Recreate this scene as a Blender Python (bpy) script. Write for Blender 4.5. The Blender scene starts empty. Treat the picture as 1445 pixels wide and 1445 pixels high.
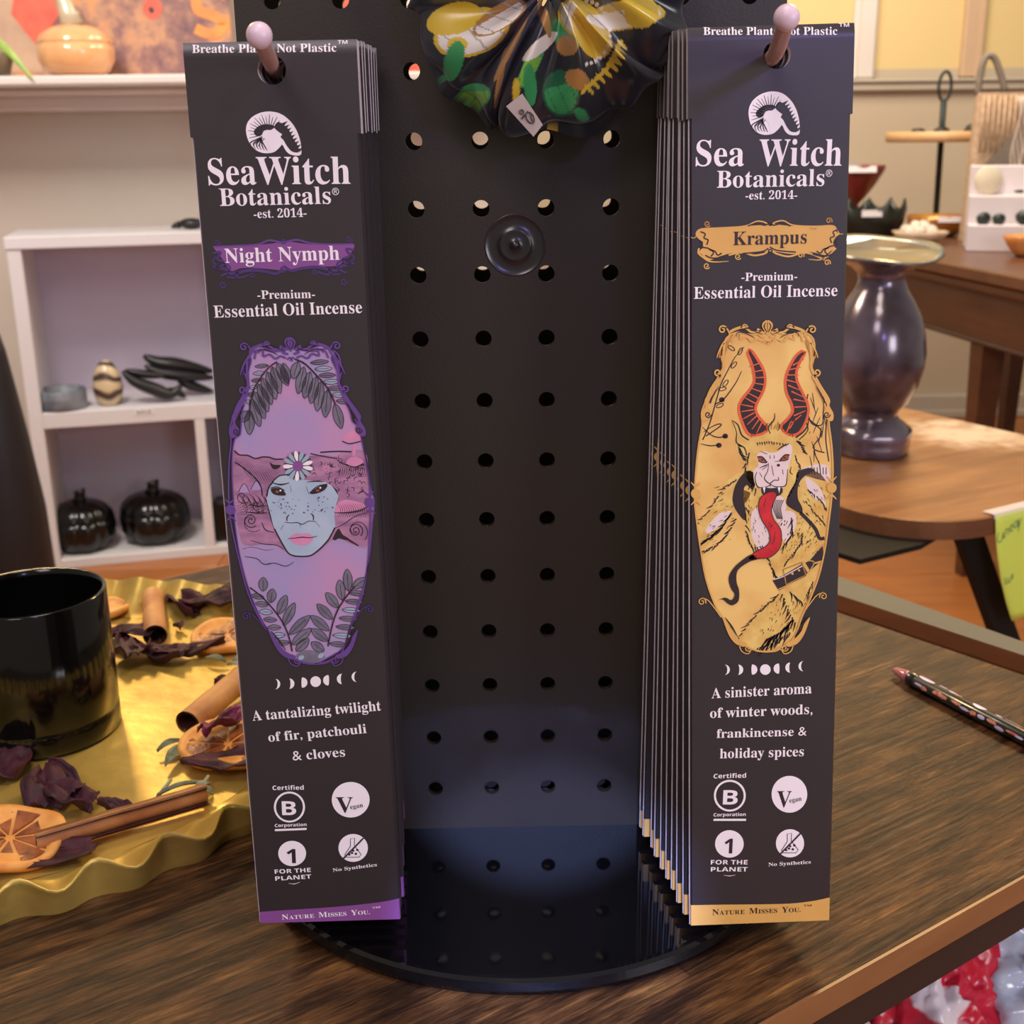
import bpy, bmesh, math, random
import numpy as np
from mathutils import Vector, Matrix, noise
from mathutils.geometry import tessellate_polygon
random.seed(7)
PI = math.pi
SC = bpy.context.scene
COL = SC.collection

# ------------------------------------------------------------------ camera
CAM = (-0.00826, -0.487, 0.300); YAW, PITCH, ROLL, FPX = 0.0127, -0.2981, -0.01215, 1711.0
cy_, sy_, cp_, sp_ = math.cos(YAW), math.sin(YAW), math.cos(PITCH), math.sin(PITCH)
FWD = Vector((sy_*cp_, cy_*cp_, sp_)); r0 = Vector((cy_, -sy_, 0)); u0 = r0.cross(FWD)
RGT = math.cos(ROLL)*r0 + math.sin(ROLL)*u0
UPV = -math.sin(ROLL)*r0 + math.cos(ROLL)*u0
cam = bpy.data.cameras.new('camera'); camo = bpy.data.objects.new('camera', cam); COL.objects.link(camo)
M3 = Matrix((RGT, UPV, -FWD)).transposed()
camo.matrix_world = Matrix.Translation(CAM) @ M3.to_4x4()
cam.sensor_width = 36.0; cam.sensor_fit = 'HORIZONTAL'; cam.lens = 36.0*FPX/1445.0
cam.clip_start = 0.01; cam.clip_end = 50
cam.dof.use_dof = True; cam.dof.focus_distance = 0.44; cam.dof.aperture_fstop = 25.0
SC.camera = camo

# ------------------------------------------------------------------ world, lamps, exposure
SC.view_settings.view_transform = 'Standard'; SC.view_settings.look = 'None'
SC.view_settings.gamma = 1.0; SC.view_settings.use_curve_mapping = False
SC.view_settings.exposure = 0.0
W = bpy.data.worlds.new('world'); SC.world = W; W.use_nodes = True
W.node_tree.nodes['Background'].inputs['Color'].default_value = (1.0, 0.86, 0.72, 1)
W.node_tree.nodes['Background'].inputs['Strength'].default_value = 0.30
def area(name, loc, target, size, power, color, sy=None):
    l = bpy.data.lights.new(name, 'AREA'); l.energy = power; l.color = color; l.shape = 'RECTANGLE'
    l.size = size; l.size_y = sy or size
    o = bpy.data.objects.new(name, l); COL.objects.link(o); o.location = loc
    o.rotation_euler = (Vector(target)-Vector(loc)).to_track_quat('-Z', 'Y').to_euler(); return o
area('pendant_lamp_right', (0.72, 1.35, 1.12), (0.1, 0.1, -0.1), 0.20, 15, (1.0, 0.68, 0.30))
area('pendant_lamp_left', (-0.80, 1.45, 1.10), (-0.15, 0.1, -0.1), 0.20, 11, (1.0, 0.70, 0.32))
area('ceiling_lamp_over_counter', (0.05, -0.22, 1.55), (0.0, 0.0, 0.0), 0.45, 8.5, (1.0, 0.86, 0.74))
area('ceiling_lamp_rear', (0.9, 2.7, 1.75), (0.9, 3.6, 0.2), 1.2, 52, (1.0, 0.88, 0.70))
area('ceiling_lamp_left', (-1.1, 1.4, 1.5), (-1.0, 2.9, 0.1), 0.6, 36, (1.0, 0.91, 0.85))
area('ceiling_lamp_front', (-0.5, -1.5, 1.6), (0, 0, 0.1), 0.6, 11, (1.0, 0.87, 0.93))
area('violet_strip_lamp', (0.42, -1.2, 0.78), (0.09, -0.05, 0.33), 0.12, 2.0, (0.40, 0.32, 1.0))
def spot(name, loc, target, ang, blend, power, color, radius=0.01):
    l = bpy.data.lights.new(name, 'SPOT'); l.energy = power; l.color = color
    l.spot_size = ang; l.spot_blend = blend; l.shadow_soft_size = radius
    o = bpy.data.objects.new(name, l); COL.objects.link(o); o.location = loc
    o.rotation_euler = (Vector(target)-Vector(loc)).to_track_quat('-Z', 'Y').to_euler(); return o
spot('blue_reflection_spot', (0.02, -1.04, 0.56), (0.010, 0.0, -0.041), math.radians(6.3), 0.14, 95, (0.34, 0.44, 1.0))  # added spot, imitates LED light thrown onto the panel by the glossy base
area('side_fill_light', (1.25, -1.15, 0.45), (0.35, 0.1, -0.15), 0.6, 12, (0.96, 0.93, 1.0))  # unseen fill light, added to brighten the bags under the counter

# ------------------------------------------------------------------ locating things seen in the photograph
def ray(px, py):
    d = FWD*FPX + RGT*(px-722.5) - UPV*(py-722.5); return d.normalized()
def atz(px, py, z):
    d = ray(px, py); return Vector(CAM) + d*((z-CAM[2])/d.z)
def aty(px, py, y):
    d = ray(px, py); return Vector(CAM) + d*((y-CAM[1])/d.y)
def atplane(px, py, o, n):
    d = ray(px, py); return Vector(CAM) + d*((Vector(o)-Vector(CAM)).dot(n)/d.dot(n))

# ------------------------------------------------------------------ objects
def tag(o, label=None, cat=None, group=None, kind=None):
    if label: o['label'] = label
    if cat: o['category'] = cat
    if group: o['group'] = group
    if kind: o['kind'] = kind
    return o
def thing(name, label, cat, loc=(0, 0, 0), rot=None, group=None):
    o = bpy.data.objects.new(name, None); COL.objects.link(o); o.location = loc
    o.empty_display_size = 0.02
    if rot is not None: o.rotation_euler = rot
    return tag(o, label, cat, group)
def copy_tree(o, parent=None):
    c = o.copy(); COL.objects.link(c); c.parent = parent
    for ch in list(o.children): copy_tree(ch, c)
    return c
def smooth_pts(P, closed=True, n=4):
    P = [Vector((p[0], p[1])) for p in P]; N = len(P); out = []
    if N < 3: return P
    rng = N if closed else N-1
    for i in range(rng):
        if closed: a, b, c, d = P[i-1], P[i], P[(i+1) % N], P[(i+2) % N]
        else: a, b, c, d = P[max(i-1, 0)], P[i], P[i+1], P[min(i+2, N-1)]
        for k in range(n):
            t = k/n
            out.append(0.5*((2*b)+(c-a)*t+(2*a-5*b+4*c-d)*t*t+(3*b-a-3*c+d)*t*t*t))
    if not closed: out.append(P[-1])
    return out
def smooth3(P, n=4, closed=False):
    P = [Vector(p) for p in P]; N = len(P); out = []
    rng = N if closed else N-1
    for i in range(rng):
        if closed: a, b, c, d = P[i-1], P[i], P[(i+1) % N], P[(i+2) % N]
        else: a, b, c, d = P[max(i-1, 0)], P[i], P[i+1], P[min(i+2, N-1)]
        for k in range(n):
            t = k/n
            out.append(0.5*((2*b)+(c-a)*t+(2*a-5*b+4*c-d)*t*t+(3*b-a-3*c+d)*t*t*t))
    if not closed: out.append(P[-1])
    return out
class MB:
    """collects shapes; build() links them as ONE mesh object"""
    def __init__(s): s.v = []; s.f = []; s.m = []; s.sm = []
    def add(s, vs, fs, m=0, smooth=False):
        b = len(s.v); s.v += [tuple(x) for x in vs]
        for f in fs: s.f.append(tuple(i+b for i in f)); s.m.append(m); s.sm.append(smooth)
        return s
    def box(s, lo, hi, m=0, T=None, bev=0.0):
        x0, y0, z0 = lo; x1, y1, z1 = hi
        if bev > 0:
            b = min(bev, (x1-x0)/2.01, (y1-y0)/2.01, (z1-z0)/2.01)
            vs = []; idx = {}
            for ix in (0, 1):
                for iy in (0, 1):
                    for iz in (0, 1):
                        X = (x0, x1)[ix]; Y = (y0, y1)[iy]; Z = (z0, z1)[iz]
                        dx = b*(1-2*ix); dy = b*(1-2*iy); dz = b*(1-2*iz)
                        idx[ix, iy, iz] = len(vs)
                        vs += [(X, Y+dy, Z+dz), (X+dx, Y, Z+dz), (X+dx, Y+dy, Z)]
            g = lambda a, b_, c, k: idx[a, b_, c]+k
            fs = []
            for a in (0, 1):
                q = [g(a, 0, 0, 0), g(a, 1, 0, 0), g(a, 1, 1, 0), g(a, 0, 1, 0)]; fs.append(q if a else q[::-1])
                q = [g(0, a, 0, 1), g(0, a, 1, 1), g(1, a, 1, 1), g(1, a, 0, 1)]; fs.append(q if a else q[::-1])
                q = [g(0, 0, a, 2), g(1, 0, a, 2), g(1, 1, a, 2), g(0, 1, a, 2)]; fs.append(q if a else q[::-1])
            for a in (0, 1):
                for c in (0, 1):
                    fs.append((g(0, a, c, 1), g(1, a, c, 1), g(1, a, c, 2), g(0, a, c, 2)))
                    fs.append((g(a, 0, c, 0), g(a, 1, c, 0), g(a, 1, c, 2), g(a, 0, c, 2)))
                    fs.append((g(a, c, 0, 0), g(a, c, 1, 0), g(a, c, 1, 1), g(a, c, 0, 1)))
            for k in idx.values(): fs.append((k, k+1, k+2))
        else:
            vs = [(x, y, z) for x in (x0, x1) for y in (y0, y1) for z in (z0, z1)]
            fs = [(0, 1, 3, 2), (4, 6, 7, 5), (0, 4, 5, 1), (2, 3, 7, 6), (0, 2, 6, 4), (1, 5, 7, 3)]
        if T is not None: vs = [T @ Vector(v) for v in vs]
        return s.add(vs, fs, m)
    def prism(s, poly, z0, z1, m=0, mside=None, T=None):
        n = len(poly); vs = [(p[0], p[1], z0) for p in poly]+[(p[0], p[1], z1) for p in poly]
        if T is not None: vs = [T @ Vector(v) for v in vs]
        s.add(vs, [tuple(range(n))[::-1], tuple(range(n, 2*n))], m)
        return s.add(vs, [(i, (i+1) % n, (i+1) % n+n, i+n) for i in range(n)], m if mside is None else mside)
    def lathe(s, prof, n=48, m=0, c=(0, 0, 0), smooth=True, fn=None, T=None):
        vs = []; fs = []
        for j, (r, z) in enumerate(prof):
            for i in range(n):
                a = 2*PI*i/n; rr, zz = (r, z) if fn is None else fn(r, z, a, j)
                vs.append((c[0]+rr*math.cos(a), c[1]+rr*math.sin(a), c[2]+zz))
        for j in range(len(prof)-1):
            for i in range(n):
                k = (i+1) % n; fs.append((j*n+i, j*n+k, (j+1)*n+k, (j+1)*n+i))
        if prof[0][0] > 1e-6: fs.append(tuple(range(n))[::-1])
        if prof[-1][0] > 1e-6: fs.append(tuple(range((len(prof)-1)*n, len(prof)*n)))
        if T is not None: vs = [T @ Vector(v) for v in vs]
        return s.add(vs, fs, m, smooth)
    def tube(s, pts, rad, n=10, m=0, caps=True, flat=1.0, smooth=True):
        pts = [Vector(p) for p in pts]; N = len(pts)
        R = rad if hasattr(rad, '__len__') else [rad]*N
        t = (pts[1]-pts[0]).normalized(); up = Vector((0, 0, 1)) if abs(t.z) < 0.9 else Vector((1, 0, 0))
        side = t.cross(up).normalized(); vs = []; fs = []
        for i in range(N):
            t = (pts[min(i+1, N-1)]-pts[max(i-1, 0)]).normalized()
            side = (side-t*side.dot(t)).normalized(); nn = side.cross(t)
            for k in range(n):
                a = 2*PI*k/n; vs.append(pts[i]+R[i]*(math.cos(a)*side+flat*math.sin(a)*nn))
        for i in range(N-1):
            for k in range(n):
                q = (k+1) % n; fs.append((i*n+k, i*n+q, (i+1)*n+q, (i+1)*n+k))
        if caps: fs += [tuple(range(n))[::-1], tuple(range((N-1)*n, N*n))]
        return s.add(vs, fs, m, smooth)
    def grid(s, fn, nu, nv, m=0, closed_u=False, closed_v=False, smooth=True):
        vs = [fn(i/(nu if closed_u else nu-1), j/(nv if closed_v else nv-1)) for j in range(nv) for i in range(nu)]
        fs = []
        for j in range(nv if closed_v else nv-1):
            for i in range(nu if closed_u else nu-1):
                a = j*nu+i; b = j*nu+(i+1) % nu; c = ((j+1) % nv)*nu+(i+1) % nu; d = ((j+1) % nv)*nu+i
                fs.append((a, b, c, d))
        return s.add(vs, fs, m, smooth)
    def sphere(s, c, r, nu=20, nv=12, m=0, sc=(1, 1, 1), fn=None):
        def g(u, v):
            a = 2*PI*u; b = PI*(v-0.5)*0.998
            d = Vector((math.cos(a)*math.cos(b), math.sin(a)*math.cos(b), math.sin(b)))
            k = r if fn is None else r*fn(d)
            return (c[0]+d.x*k*sc[0], c[1]+d.y*k*sc[1], c[2]+d.z*k*sc[2])
        return s.grid(g, nu, nv, m, closed_u=True)
    def build(s, name, mats, parent=None, loc=None, sub=(0, 0, 0), link=True):
        me = bpy.data.meshes.new(name)
        vs = s.v if sub == (0, 0, 0) else [(a-sub[0], b-sub[1], c-sub[2]) for a, b, c in s.v]
        me.from_pydata(vs, [], s.f)
        for mt in (mats if isinstance(mats, (list, tuple)) else [mats]): me.materials.append(mt)
        me.polygons.foreach_set('material_index', s.m); me.polygons.foreach_set('use_smooth', s.sm)
        me.update()
        o = bpy.data.objects.new(name, me)
        if link: COL.objects.link(o)
        if parent is not None: o.parent = parent
        if loc is not None: o.location = loc
        return o
def solidify(o, t, off=0):
    m = o.modifiers.new('solid', 'SOLIDIFY'); m.thickness = t; m.offset = off; return o
def bevel(o, w, n=2):
    m = o.modifiers.new('bevel', 'BEVEL'); m.width = w; m.segments = n; m.limit_method = 'ANGLE'; return o

# ------------------------------------------------------------------ materials
def newmat(name):
    m = bpy.data.materials.new(name); m.use_nodes = True; nt = m.node_tree
    return m, nt, nt.nodes['Principled BSDF']
def S(c): return tuple(((x/255)/12.92 if x/255 <= 0.04045 else ((x/255+0.055)/1.055)**2.4) for x in c)
def mat(name, c, rough=0.5, metal=0.0, spec=0.5, coat=0.0, var=0.0, vscale=20.0, bump=0.0, bscale=80.0, trans=0.0, c2=None,
        stretch=(1, 1, 1), sheen=0.0, film=0.0, detail=4.0, sub=0.0, lo=0.35, hi=0.65, bdist=0.002):
    m, nt, b = newmat(name); I = b.inputs
    I['Base Color'].default_value = (*c, 1); I['Roughness'].default_value = rough; I['Metallic'].default_value = metal
    I['Specular IOR Level'].default_value = spec; I['Coat Weight'].default_value = coat; I['Coat Roughness'].default_value = 0.08
    I['Transmission Weight'].default_value = trans; I['Sheen Weight'].default_value = sheen
    if film: I['Thin Film Thickness'].default_value = film; I['Thin Film IOR'].default_value = 1.6
    if sub: I['Subsurface Weight'].default_value = sub; I['Subsurface Radius'].default_value = (0.01, 0.006, 0.004)
    if var or c2 or bump:
        tc = nt.nodes.new('ShaderNodeTexCoord'); mp = nt.nodes.new('ShaderNodeMapping'); mp.inputs['Scale'].default_value = stretch
        nt.links.new(tc.outputs['Object'], mp.inputs['Vector'])
    if var or c2:
        n = nt.nodes.new('ShaderNodeTexNoise'); n.inputs['Scale'].default_value = vscale; n.inputs['Detail'].default_value = detail
        nt.links.new(mp.outputs[0], n.inputs['Vector'])
        r = nt.nodes.new('ShaderNodeValToRGB'); cc = c2 or tuple(x*(1-var) for x in c)
        r.color_ramp.elements[0].position = lo; r.color_ramp.elements[1].position = hi
        r.color_ramp.elements[0].color = (*cc, 1); r.color_ramp.elements[1].color = (*c, 1)
        nt.links.new(n.outputs['Fac'], r.inputs[0]); nt.links.new(r.outputs[0], I['Base Color'])
    if bump:
        n = nt.nodes.new('ShaderNodeTexNoise'); n.inputs['Scale'].default_value = bscale; n.inputs['Detail'].default_value = 5
        nt.links.new(mp.outputs[0], n.inputs['Vector'])
        bp = nt.nodes.new('ShaderNodeBump'); bp.inputs['Strength'].default_value = bump; bp.inputs['Distance'].default_value = bdist
        nt.links.new(n.outputs['Fac'], bp.inputs['Height']); nt.links.new(bp.outputs[0], I['Normal'])
    return m
def wood(name, cols, ang=0.0, scale=1.0, rough=0.4, spec=0.5, bump=0.3, axis='Z', streak=26.0, lo=0.25, hi=0.75, patch=None, bdist=0.0015, coat=0.0, planks=None):
    m, nt, b = newmat(name); N = nt.nodes; L = nt.links
    tc = N.new('ShaderNodeTexCoord'); mp = N.new('ShaderNodeMapping')
    mp.inputs['Rotation'].default_value = (0, 0, -ang) if axis == 'Z' else (ang, 0, 0)
    L.new(tc.outputs['Object'], mp.inputs['Vector'])
    m2 = N.new('ShaderNodeMapping'); m2.inputs['Scale'].default_value = (scale*1.2, scale*streak, scale*streak); L.new(mp.outputs[0], m2.inputs['Vector'])
    n1 = N.new('ShaderNodeTexNoise'); n1.inputs['Scale'].default_value = 3.0; n1.inputs['Detail'].default_value = 9; n1.inputs['Roughness'].default_value = 0.76
    n1.inputs['Distortion'].default_value = 0.6
    L.new(m2.outputs[0], n1.inputs['Vector'])
    m3 = N.new('ShaderNodeMapping'); m3.inputs['Scale'].default_value = (scale*3, scale*10, scale*10); L.new(mp.outputs[0], m3.inputs['Vector'])
    n2 = N.new('ShaderNodeTexNoise'); n2.inputs['Scale'].default_value = 1.6; n2.inputs['Detail'].default_value = 3; L.new(m3.outputs[0], n2.inputs['Vector'])
    mx = N.new('ShaderNodeMath'); mx.operation = 'MULTIPLY_ADD'; mx.inputs[1].default_value = 0.55
    m4 = N.new('ShaderNodeMath'); m4.operation = 'MULTIPLY'; m4.inputs[1].default_value = 0.45
    L.new(n2.outputs['Fac'], m4.inputs[0]); L.new(n1.outputs['Fac'], mx.inputs[0]); L.new(m4.outputs[0], mx.inputs[2])
    r = N.new('ShaderNodeValToRGB'); cr = r.color_ramp
    while len(cr.elements) < len(cols): cr.elements.new(0.5)
    for i, c in enumerate(cols):
        cr.elements[i].position = lo+(hi-lo)*i/(len(cols)-1); cr.elements[i].color = (*c, 1)
    L.new(mx.outputs[0], r.inputs[0])
    out = r.outputs[0]
    if planks:      # printed boards of differing tone
        bk = N.new('ShaderNodeTexBrick'); bk.inputs['Scale'].default_value = 1.0; bk.inputs['Brick Width'].default_value = planks[0]; bk.inputs['Row Height'].default_value = planks[1]
        bk.inputs['Mortar Size'].default_value = 0.0006; bk.inputs['Color1'].default_value = (0.62, 0.62, 0.62, 1); bk.inputs['Color2'].default_value = (1.25, 1.2, 1.1, 1); bk.inputs['Mortar'].default_value = (0.3, 0.3, 0.3, 1)
        L.new(mp.outputs[0], bk.inputs['Vector']); mm = N.new('ShaderNodeMix'); mm.data_type = 'RGBA'; mm.blend_type = 'MULTIPLY'; mm.inputs[0].default_value = 0.75
        L.new(out, mm.inputs[6]); L.new(bk.outputs['Color'], mm.inputs[7]); out = mm.outputs[2]
    if patch:      # pale dust and window glare, both painted into the colour
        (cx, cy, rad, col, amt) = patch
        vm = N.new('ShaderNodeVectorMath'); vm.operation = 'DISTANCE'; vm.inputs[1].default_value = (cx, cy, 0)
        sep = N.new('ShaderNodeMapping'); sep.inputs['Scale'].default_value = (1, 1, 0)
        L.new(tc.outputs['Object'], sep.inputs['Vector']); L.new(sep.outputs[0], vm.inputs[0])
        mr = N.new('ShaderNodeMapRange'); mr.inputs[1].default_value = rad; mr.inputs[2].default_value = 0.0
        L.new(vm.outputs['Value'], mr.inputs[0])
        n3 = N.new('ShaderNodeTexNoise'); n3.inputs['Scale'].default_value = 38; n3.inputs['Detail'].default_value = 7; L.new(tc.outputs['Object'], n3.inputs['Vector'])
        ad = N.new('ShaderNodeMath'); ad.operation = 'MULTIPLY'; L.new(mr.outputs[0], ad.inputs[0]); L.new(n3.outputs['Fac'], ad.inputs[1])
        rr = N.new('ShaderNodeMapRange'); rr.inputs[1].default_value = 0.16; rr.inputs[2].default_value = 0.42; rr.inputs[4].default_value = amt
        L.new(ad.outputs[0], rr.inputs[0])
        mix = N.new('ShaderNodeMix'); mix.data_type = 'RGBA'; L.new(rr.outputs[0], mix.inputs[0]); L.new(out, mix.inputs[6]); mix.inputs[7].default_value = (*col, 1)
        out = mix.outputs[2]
    L.new(out, b.inputs['Base Color'])
    b.inputs['Roughness'].default_value = rough; b.inputs['Specular IOR Level'].default_value = spec; b.inputs['Coat Weight'].default_value = coat
    bp = N.new('ShaderNodeBump'); bp.inputs['Strength'].default_value = bump; bp.inputs['Distance'].default_value = bdist
    if planks:      # fine broken grain
        m5 = N.new('ShaderNodeMapping'); m5.inputs['Scale'].default_value = (90, 620, 620); L.new(mp.outputs[0], m5.inputs['Vector'])
        n5 = N.new('ShaderNodeTexNoise'); n5.inputs['Scale'].default_value = 1.0; n5.inputs['Detail'].default_value = 4; n5.inputs['Roughness'].default_value = 0.7; L.new(m5.outputs[0], n5.inputs['Vector'])
        r5 = N.new('ShaderNodeMapRange'); r5.inputs[1].default_value = 0.36; r5.inputs[2].default_value = 0.62; r5.inputs[3].default_value = 0.55; r5.inputs[4].default_value = 1.25; L.new(n5.outputs['Fac'], r5.inputs[0])
        vs5 = N.new('ShaderNodeVectorMath'); vs5.operation = 'SCALE'; L.new(out, vs5.inputs[0]); L.new(r5.outputs[0], vs5.inputs['Scale']); L.new(vs5.outputs[0], b.inputs['Base Color'])
        ad5 = N.new('ShaderNodeMath'); ad5.operation = 'ADD'; L.new(n1.outputs['Fac'], ad5.inputs[0]); L.new(n5.outputs['Fac'], ad5.inputs[1]); L.new(ad5.outputs[0], bp.inputs['Height'])
    else: L.new(n1.outputs['Fac'], bp.inputs['Height'])
    L.new(n1.outputs['Fac'], N.new('ShaderNodeMath').inputs[0]); L.new(bp.outputs[0], b.inputs['Normal'])
    return m
# ================================================================== THE SETTING
FLOOR = -0.77; TABLE = -0.0075
m_wall_w = mat('cream_paint', S((214, 204, 190)), 0.6, var=0.05, vscale=3)
m_wall_b = mat('beige_paint', S((198, 180, 155)), 0.6, var=0.06, vscale=2)
m_wall_y = mat('yellow_paint', S((226, 198, 140)), 0.6, var=0.04, vscale=2)
m_trim = mat('white_trim_paint', S((222, 212, 205)), 0.45, var=0.04, vscale=6)
m_trim_p = mat('pinkish_trim_paint', S((205, 172, 140)), 0.5, var=0.04, vscale=6)
m_base = mat('grey_beige_trim_paint', S((190, 178, 160)), 0.45, var=0.05, vscale=6)
m_floor = wood('orange_floor_wood', [S((132, 74, 34)), S((166, 100, 48)), S((186, 118, 60))], ang=0.0, scale=1.2, rough=0.35, bump=0.1)
m_gap = mat('dark_gap', S((60, 32, 16)), 0.8, var=0.2)
fl = MB().box((-3.5, -2.2, FLOOR-0.06), (3.5, 4.3, FLOOR-0.012), 0).build('floor', m_gap); tag(fl, kind='structure')
k = 0
for i in range(24):                                       # floor boards where the photograph shows bare floor
    y0 = 0.6+i*0.15
    for x0, x1 in ((-3.5, -1.1+0.35*(i % 3)), (-1.1+0.35*(i % 3), 0.55+0.3*(i % 4)), (0.55+0.3*(i % 4), 3.5)):
        o = MB().box((x0+0.001, y0+0.001, FLOOR-0.012), (x1-0.001, min(y0+0.149, 4.3), FLOOR+0.0004*((i*7+k) % 3)), 0, bev=0.0015).build('floor_board', m_floor, fl); k += 1
MB().box((-3.5, -2.2, FLOOR-0.012), (3.5, 0.6, FLOOR), 0).build('floor_boards', m_floor, fl)
wl = MB().box((-3.5, 3.06, FLOOR), (-0.02, 3.2, 1.9)).build('wall_left', m_wall_w); tag(wl, kind='structure')
wb = MB().box((-0.6, 4.2, FLOOR), (3.5, 4.3, 0.53)).build('wall_back', m_wall_b); tag(wb, kind='structure')
wu = MB().box((-0.6, 4.2, 0.53), (3.5, 4.3, 1.9)).build('wall_back_upper', m_wall_y, wb)
zr1 = aty(1300, 111, 4.17).z; zr0 = aty(1300, 128, 4.17).z
mb = MB().box((-0.6, 4.165, zr0), (3.5, 4.2, zr1), bev=0.006); mb.box((-0.6, 4.15, zr1-0.012), (3.5, 4.2, zr1), bev=0.004)
tag(mb.build('trim_1', m_base), kind='structure')                     # chair rail
tag(MB().box((-0.6, 4.175, FLOOR), (3.5, 4.2, FLOOR+0.09), bev=0.005).box((-0.6, 4.165, FLOOR), (3.5, 4.2, FLOOR+0.03), bev=0.004).build('baseboard_back', m_base), kind='structure')
xa = aty(1212, 60, 4.17).x; xb = aty(1236, 60, 4.17).x
tag(MB().box((xa, 4.16, zr1), (xb, 4.2, 1.9), bev=0.008).box((xa-0.02, 4.18, zr1), (xa+0.01, 4.2, 1.9), bev=0.004).build('trim_2', m_trim), kind='structure')
xa = aty(1360, 60, 4.17).x; xb = aty(1388, 60, 4.17).x
tag(MB().box((xa, 4.17, zr1), (xb, 4.2, 1.9), bev=0.008).box((xb-0.02, 4.165, zr1), (xb, 4.2, 1.9), bev=0.003).build('trim_3', m_trim_p), kind='structure')
# mantel ledge on the left wall: thick white slab over a moulding
zt = aty(150, 106, 2.72).z; zb = aty(150, 121, 2.72).z; zc = aty(150, 133, 2.9).z
mb = MB().box((-3.2, 2.70, zb), (0.02, 3.06, zt), bev=0.006); mb.box((-3.15, 2.80, zc-0.004), (-0.02, 3.06, zb), bev=0.006)
mb.box((-3.15, 2.9, zc-0.04), (-0.02, 3.06, zc), bev=0.006)
tag(mb.build('trim_4', m_trim), kind='structure')
MANT = zt

# ================================================================== COUNTER (the near table)
A = Vector((0.834, 0.552, 0)); B = Vector((-0.62, 0.785, 0))
m_tab = wood('rustic_brown_laminate', [S((22, 13, 9)), S((60, 38, 24)), S((106, 72, 42)), S((156, 112, 62))], ang=math.atan2(A.y, A.x), scale=5.0, rough=0.30, spec=0.26, bump=1.0, streak=26, lo=0.34, hi=0.68, bdist=0.0006, planks=(0.55, 0.115))
m_edge = wood('brown_edge_banding', [S((122, 80, 48)), S((150, 104, 64))], ang=math.atan2(A.y, A.x), scale=3, rough=0.4, bump=0.1, streak=8)
m_under = mat('black_underframe', S((44, 30, 28)), 0.5, var=0.2, vscale=12)
m_dark = mat('dark_brown_roll', S((74, 40, 22)), 0.8, spec=0.03, var=0.35, vscale=20)
p1 = Vector((0.0865, -0.1205, 0)); q = Vector((0.26, 0.2214, 0))
def isect(p, d, q, e):
    k = (e.x*(q.y-p.y)-e.y*(q.x-p.x))/(e.x*d.y-e.y*d.x); return p+d*k
cR = isect(p1, A, q, B); pl = Vector((-0.30, 0.33, 0)); cF = isect(pl, A, q, B)
cL = p1-A*0.62; cLL = pl-A*0.25
cL = p1-A*0.66
poly = [(v.x, v.y) for v in (cR, cF, cLL, cL)]
t = thing('counter_table', 'rustic brown wood-effect counter table that carries the display stand and the brass tray', 'table', (0, 0, FLOOR))
dz = -FLOOR
MB().prism(poly, TABLE-0.012+dz, TABLE+dz).build('tabletop', m_tab, t)
def strip(mb, a, b, off0, off1, z0, z1, m=0):          # a board along edge a-b, off measured outwards
    d = (b-a).normalized(); n = Vector((d.y, -d.x, 0)); c = (sum((Vector((x, y, 0)) for x, y in poly), Vector())/4)
    if (a-c).dot(n) < 0: n = -n
    P = [a+n*off0, b+n*off0, b+n*off1, a+n*off1]
    mb.prism([(p.x, p.y) for p in P], z0, z1, m)
mb = MB(); strip(mb, cL, cR, 0.0, 0.0015, TABLE-0.0125+dz, TABLE-0.0002+dz); strip(mb, cF, cLL, 0.0, 0.0015, TABLE-0.0125+dz, TABLE-0.0002+dz); mb.build('edge_banding', m_edge, t)
# rounded dark roll on the far right-hand edge
d = (cF-cR).normalized(); n = Vector((d.y, -d.x, 0)); n = n if n.x > 0 else -n
mb = MB(); prof = [(-0.004, -0.004), (0.0, -0.0002), (0.012, -0.0002), (0.022, -0.0008), (0.032, -0.004), (0.036, -0.010), (0.036, -0.020), (-0.004, -0.020)]
vs = []; 
for e in (cR, cF):
    for (o_, z_) in prof: vs.append(e+n*(o_+0.004)+Vector((0, 0, TABLE+z_+dz)))
K = len(prof); mb.add(vs, [(i, (i+1) % K, (i+1) % K+K, i+K) for i in range(K)]+[tuple(range(K)), tuple(range(K, 2*K))[::-1]], 0, False)
mb.build('edge_roll', m_dark, t)
mb = MB()
c0 = (cR+cF+cLL+cL)/4; ins = [v+(c0-v).normalized()*0.006 for v in (cR, cF, cLL, cL)]
mb.prism([(v.x, v.y) for v in ins], TABLE-0.034+dz, TABLE-0.012+dz); mb.build('underframe', m_under, t)
for v in (cR, cF, cLL, cL):
    w = v+(c0-v).normalized()*(0.42 if v is cR else 0.13)
    MB().box((w.x-0.02, w.y-0.02, 0.0), (w.x+0.02, w.y+0.02, TABLE-0.034+dz), bev=0.003).build('leg', m_under, t)

SHZ = -0.40       # lower shelf under the counter
insS = [v+(c0-v).normalized()*0.03 for v in (cR, cF, cLL, cL)]
MB().prism([(v.x, v.y) for v in insS], SHZ-0.018+dz, SHZ+dz).build('lower_shelf', m_under, t)
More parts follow.
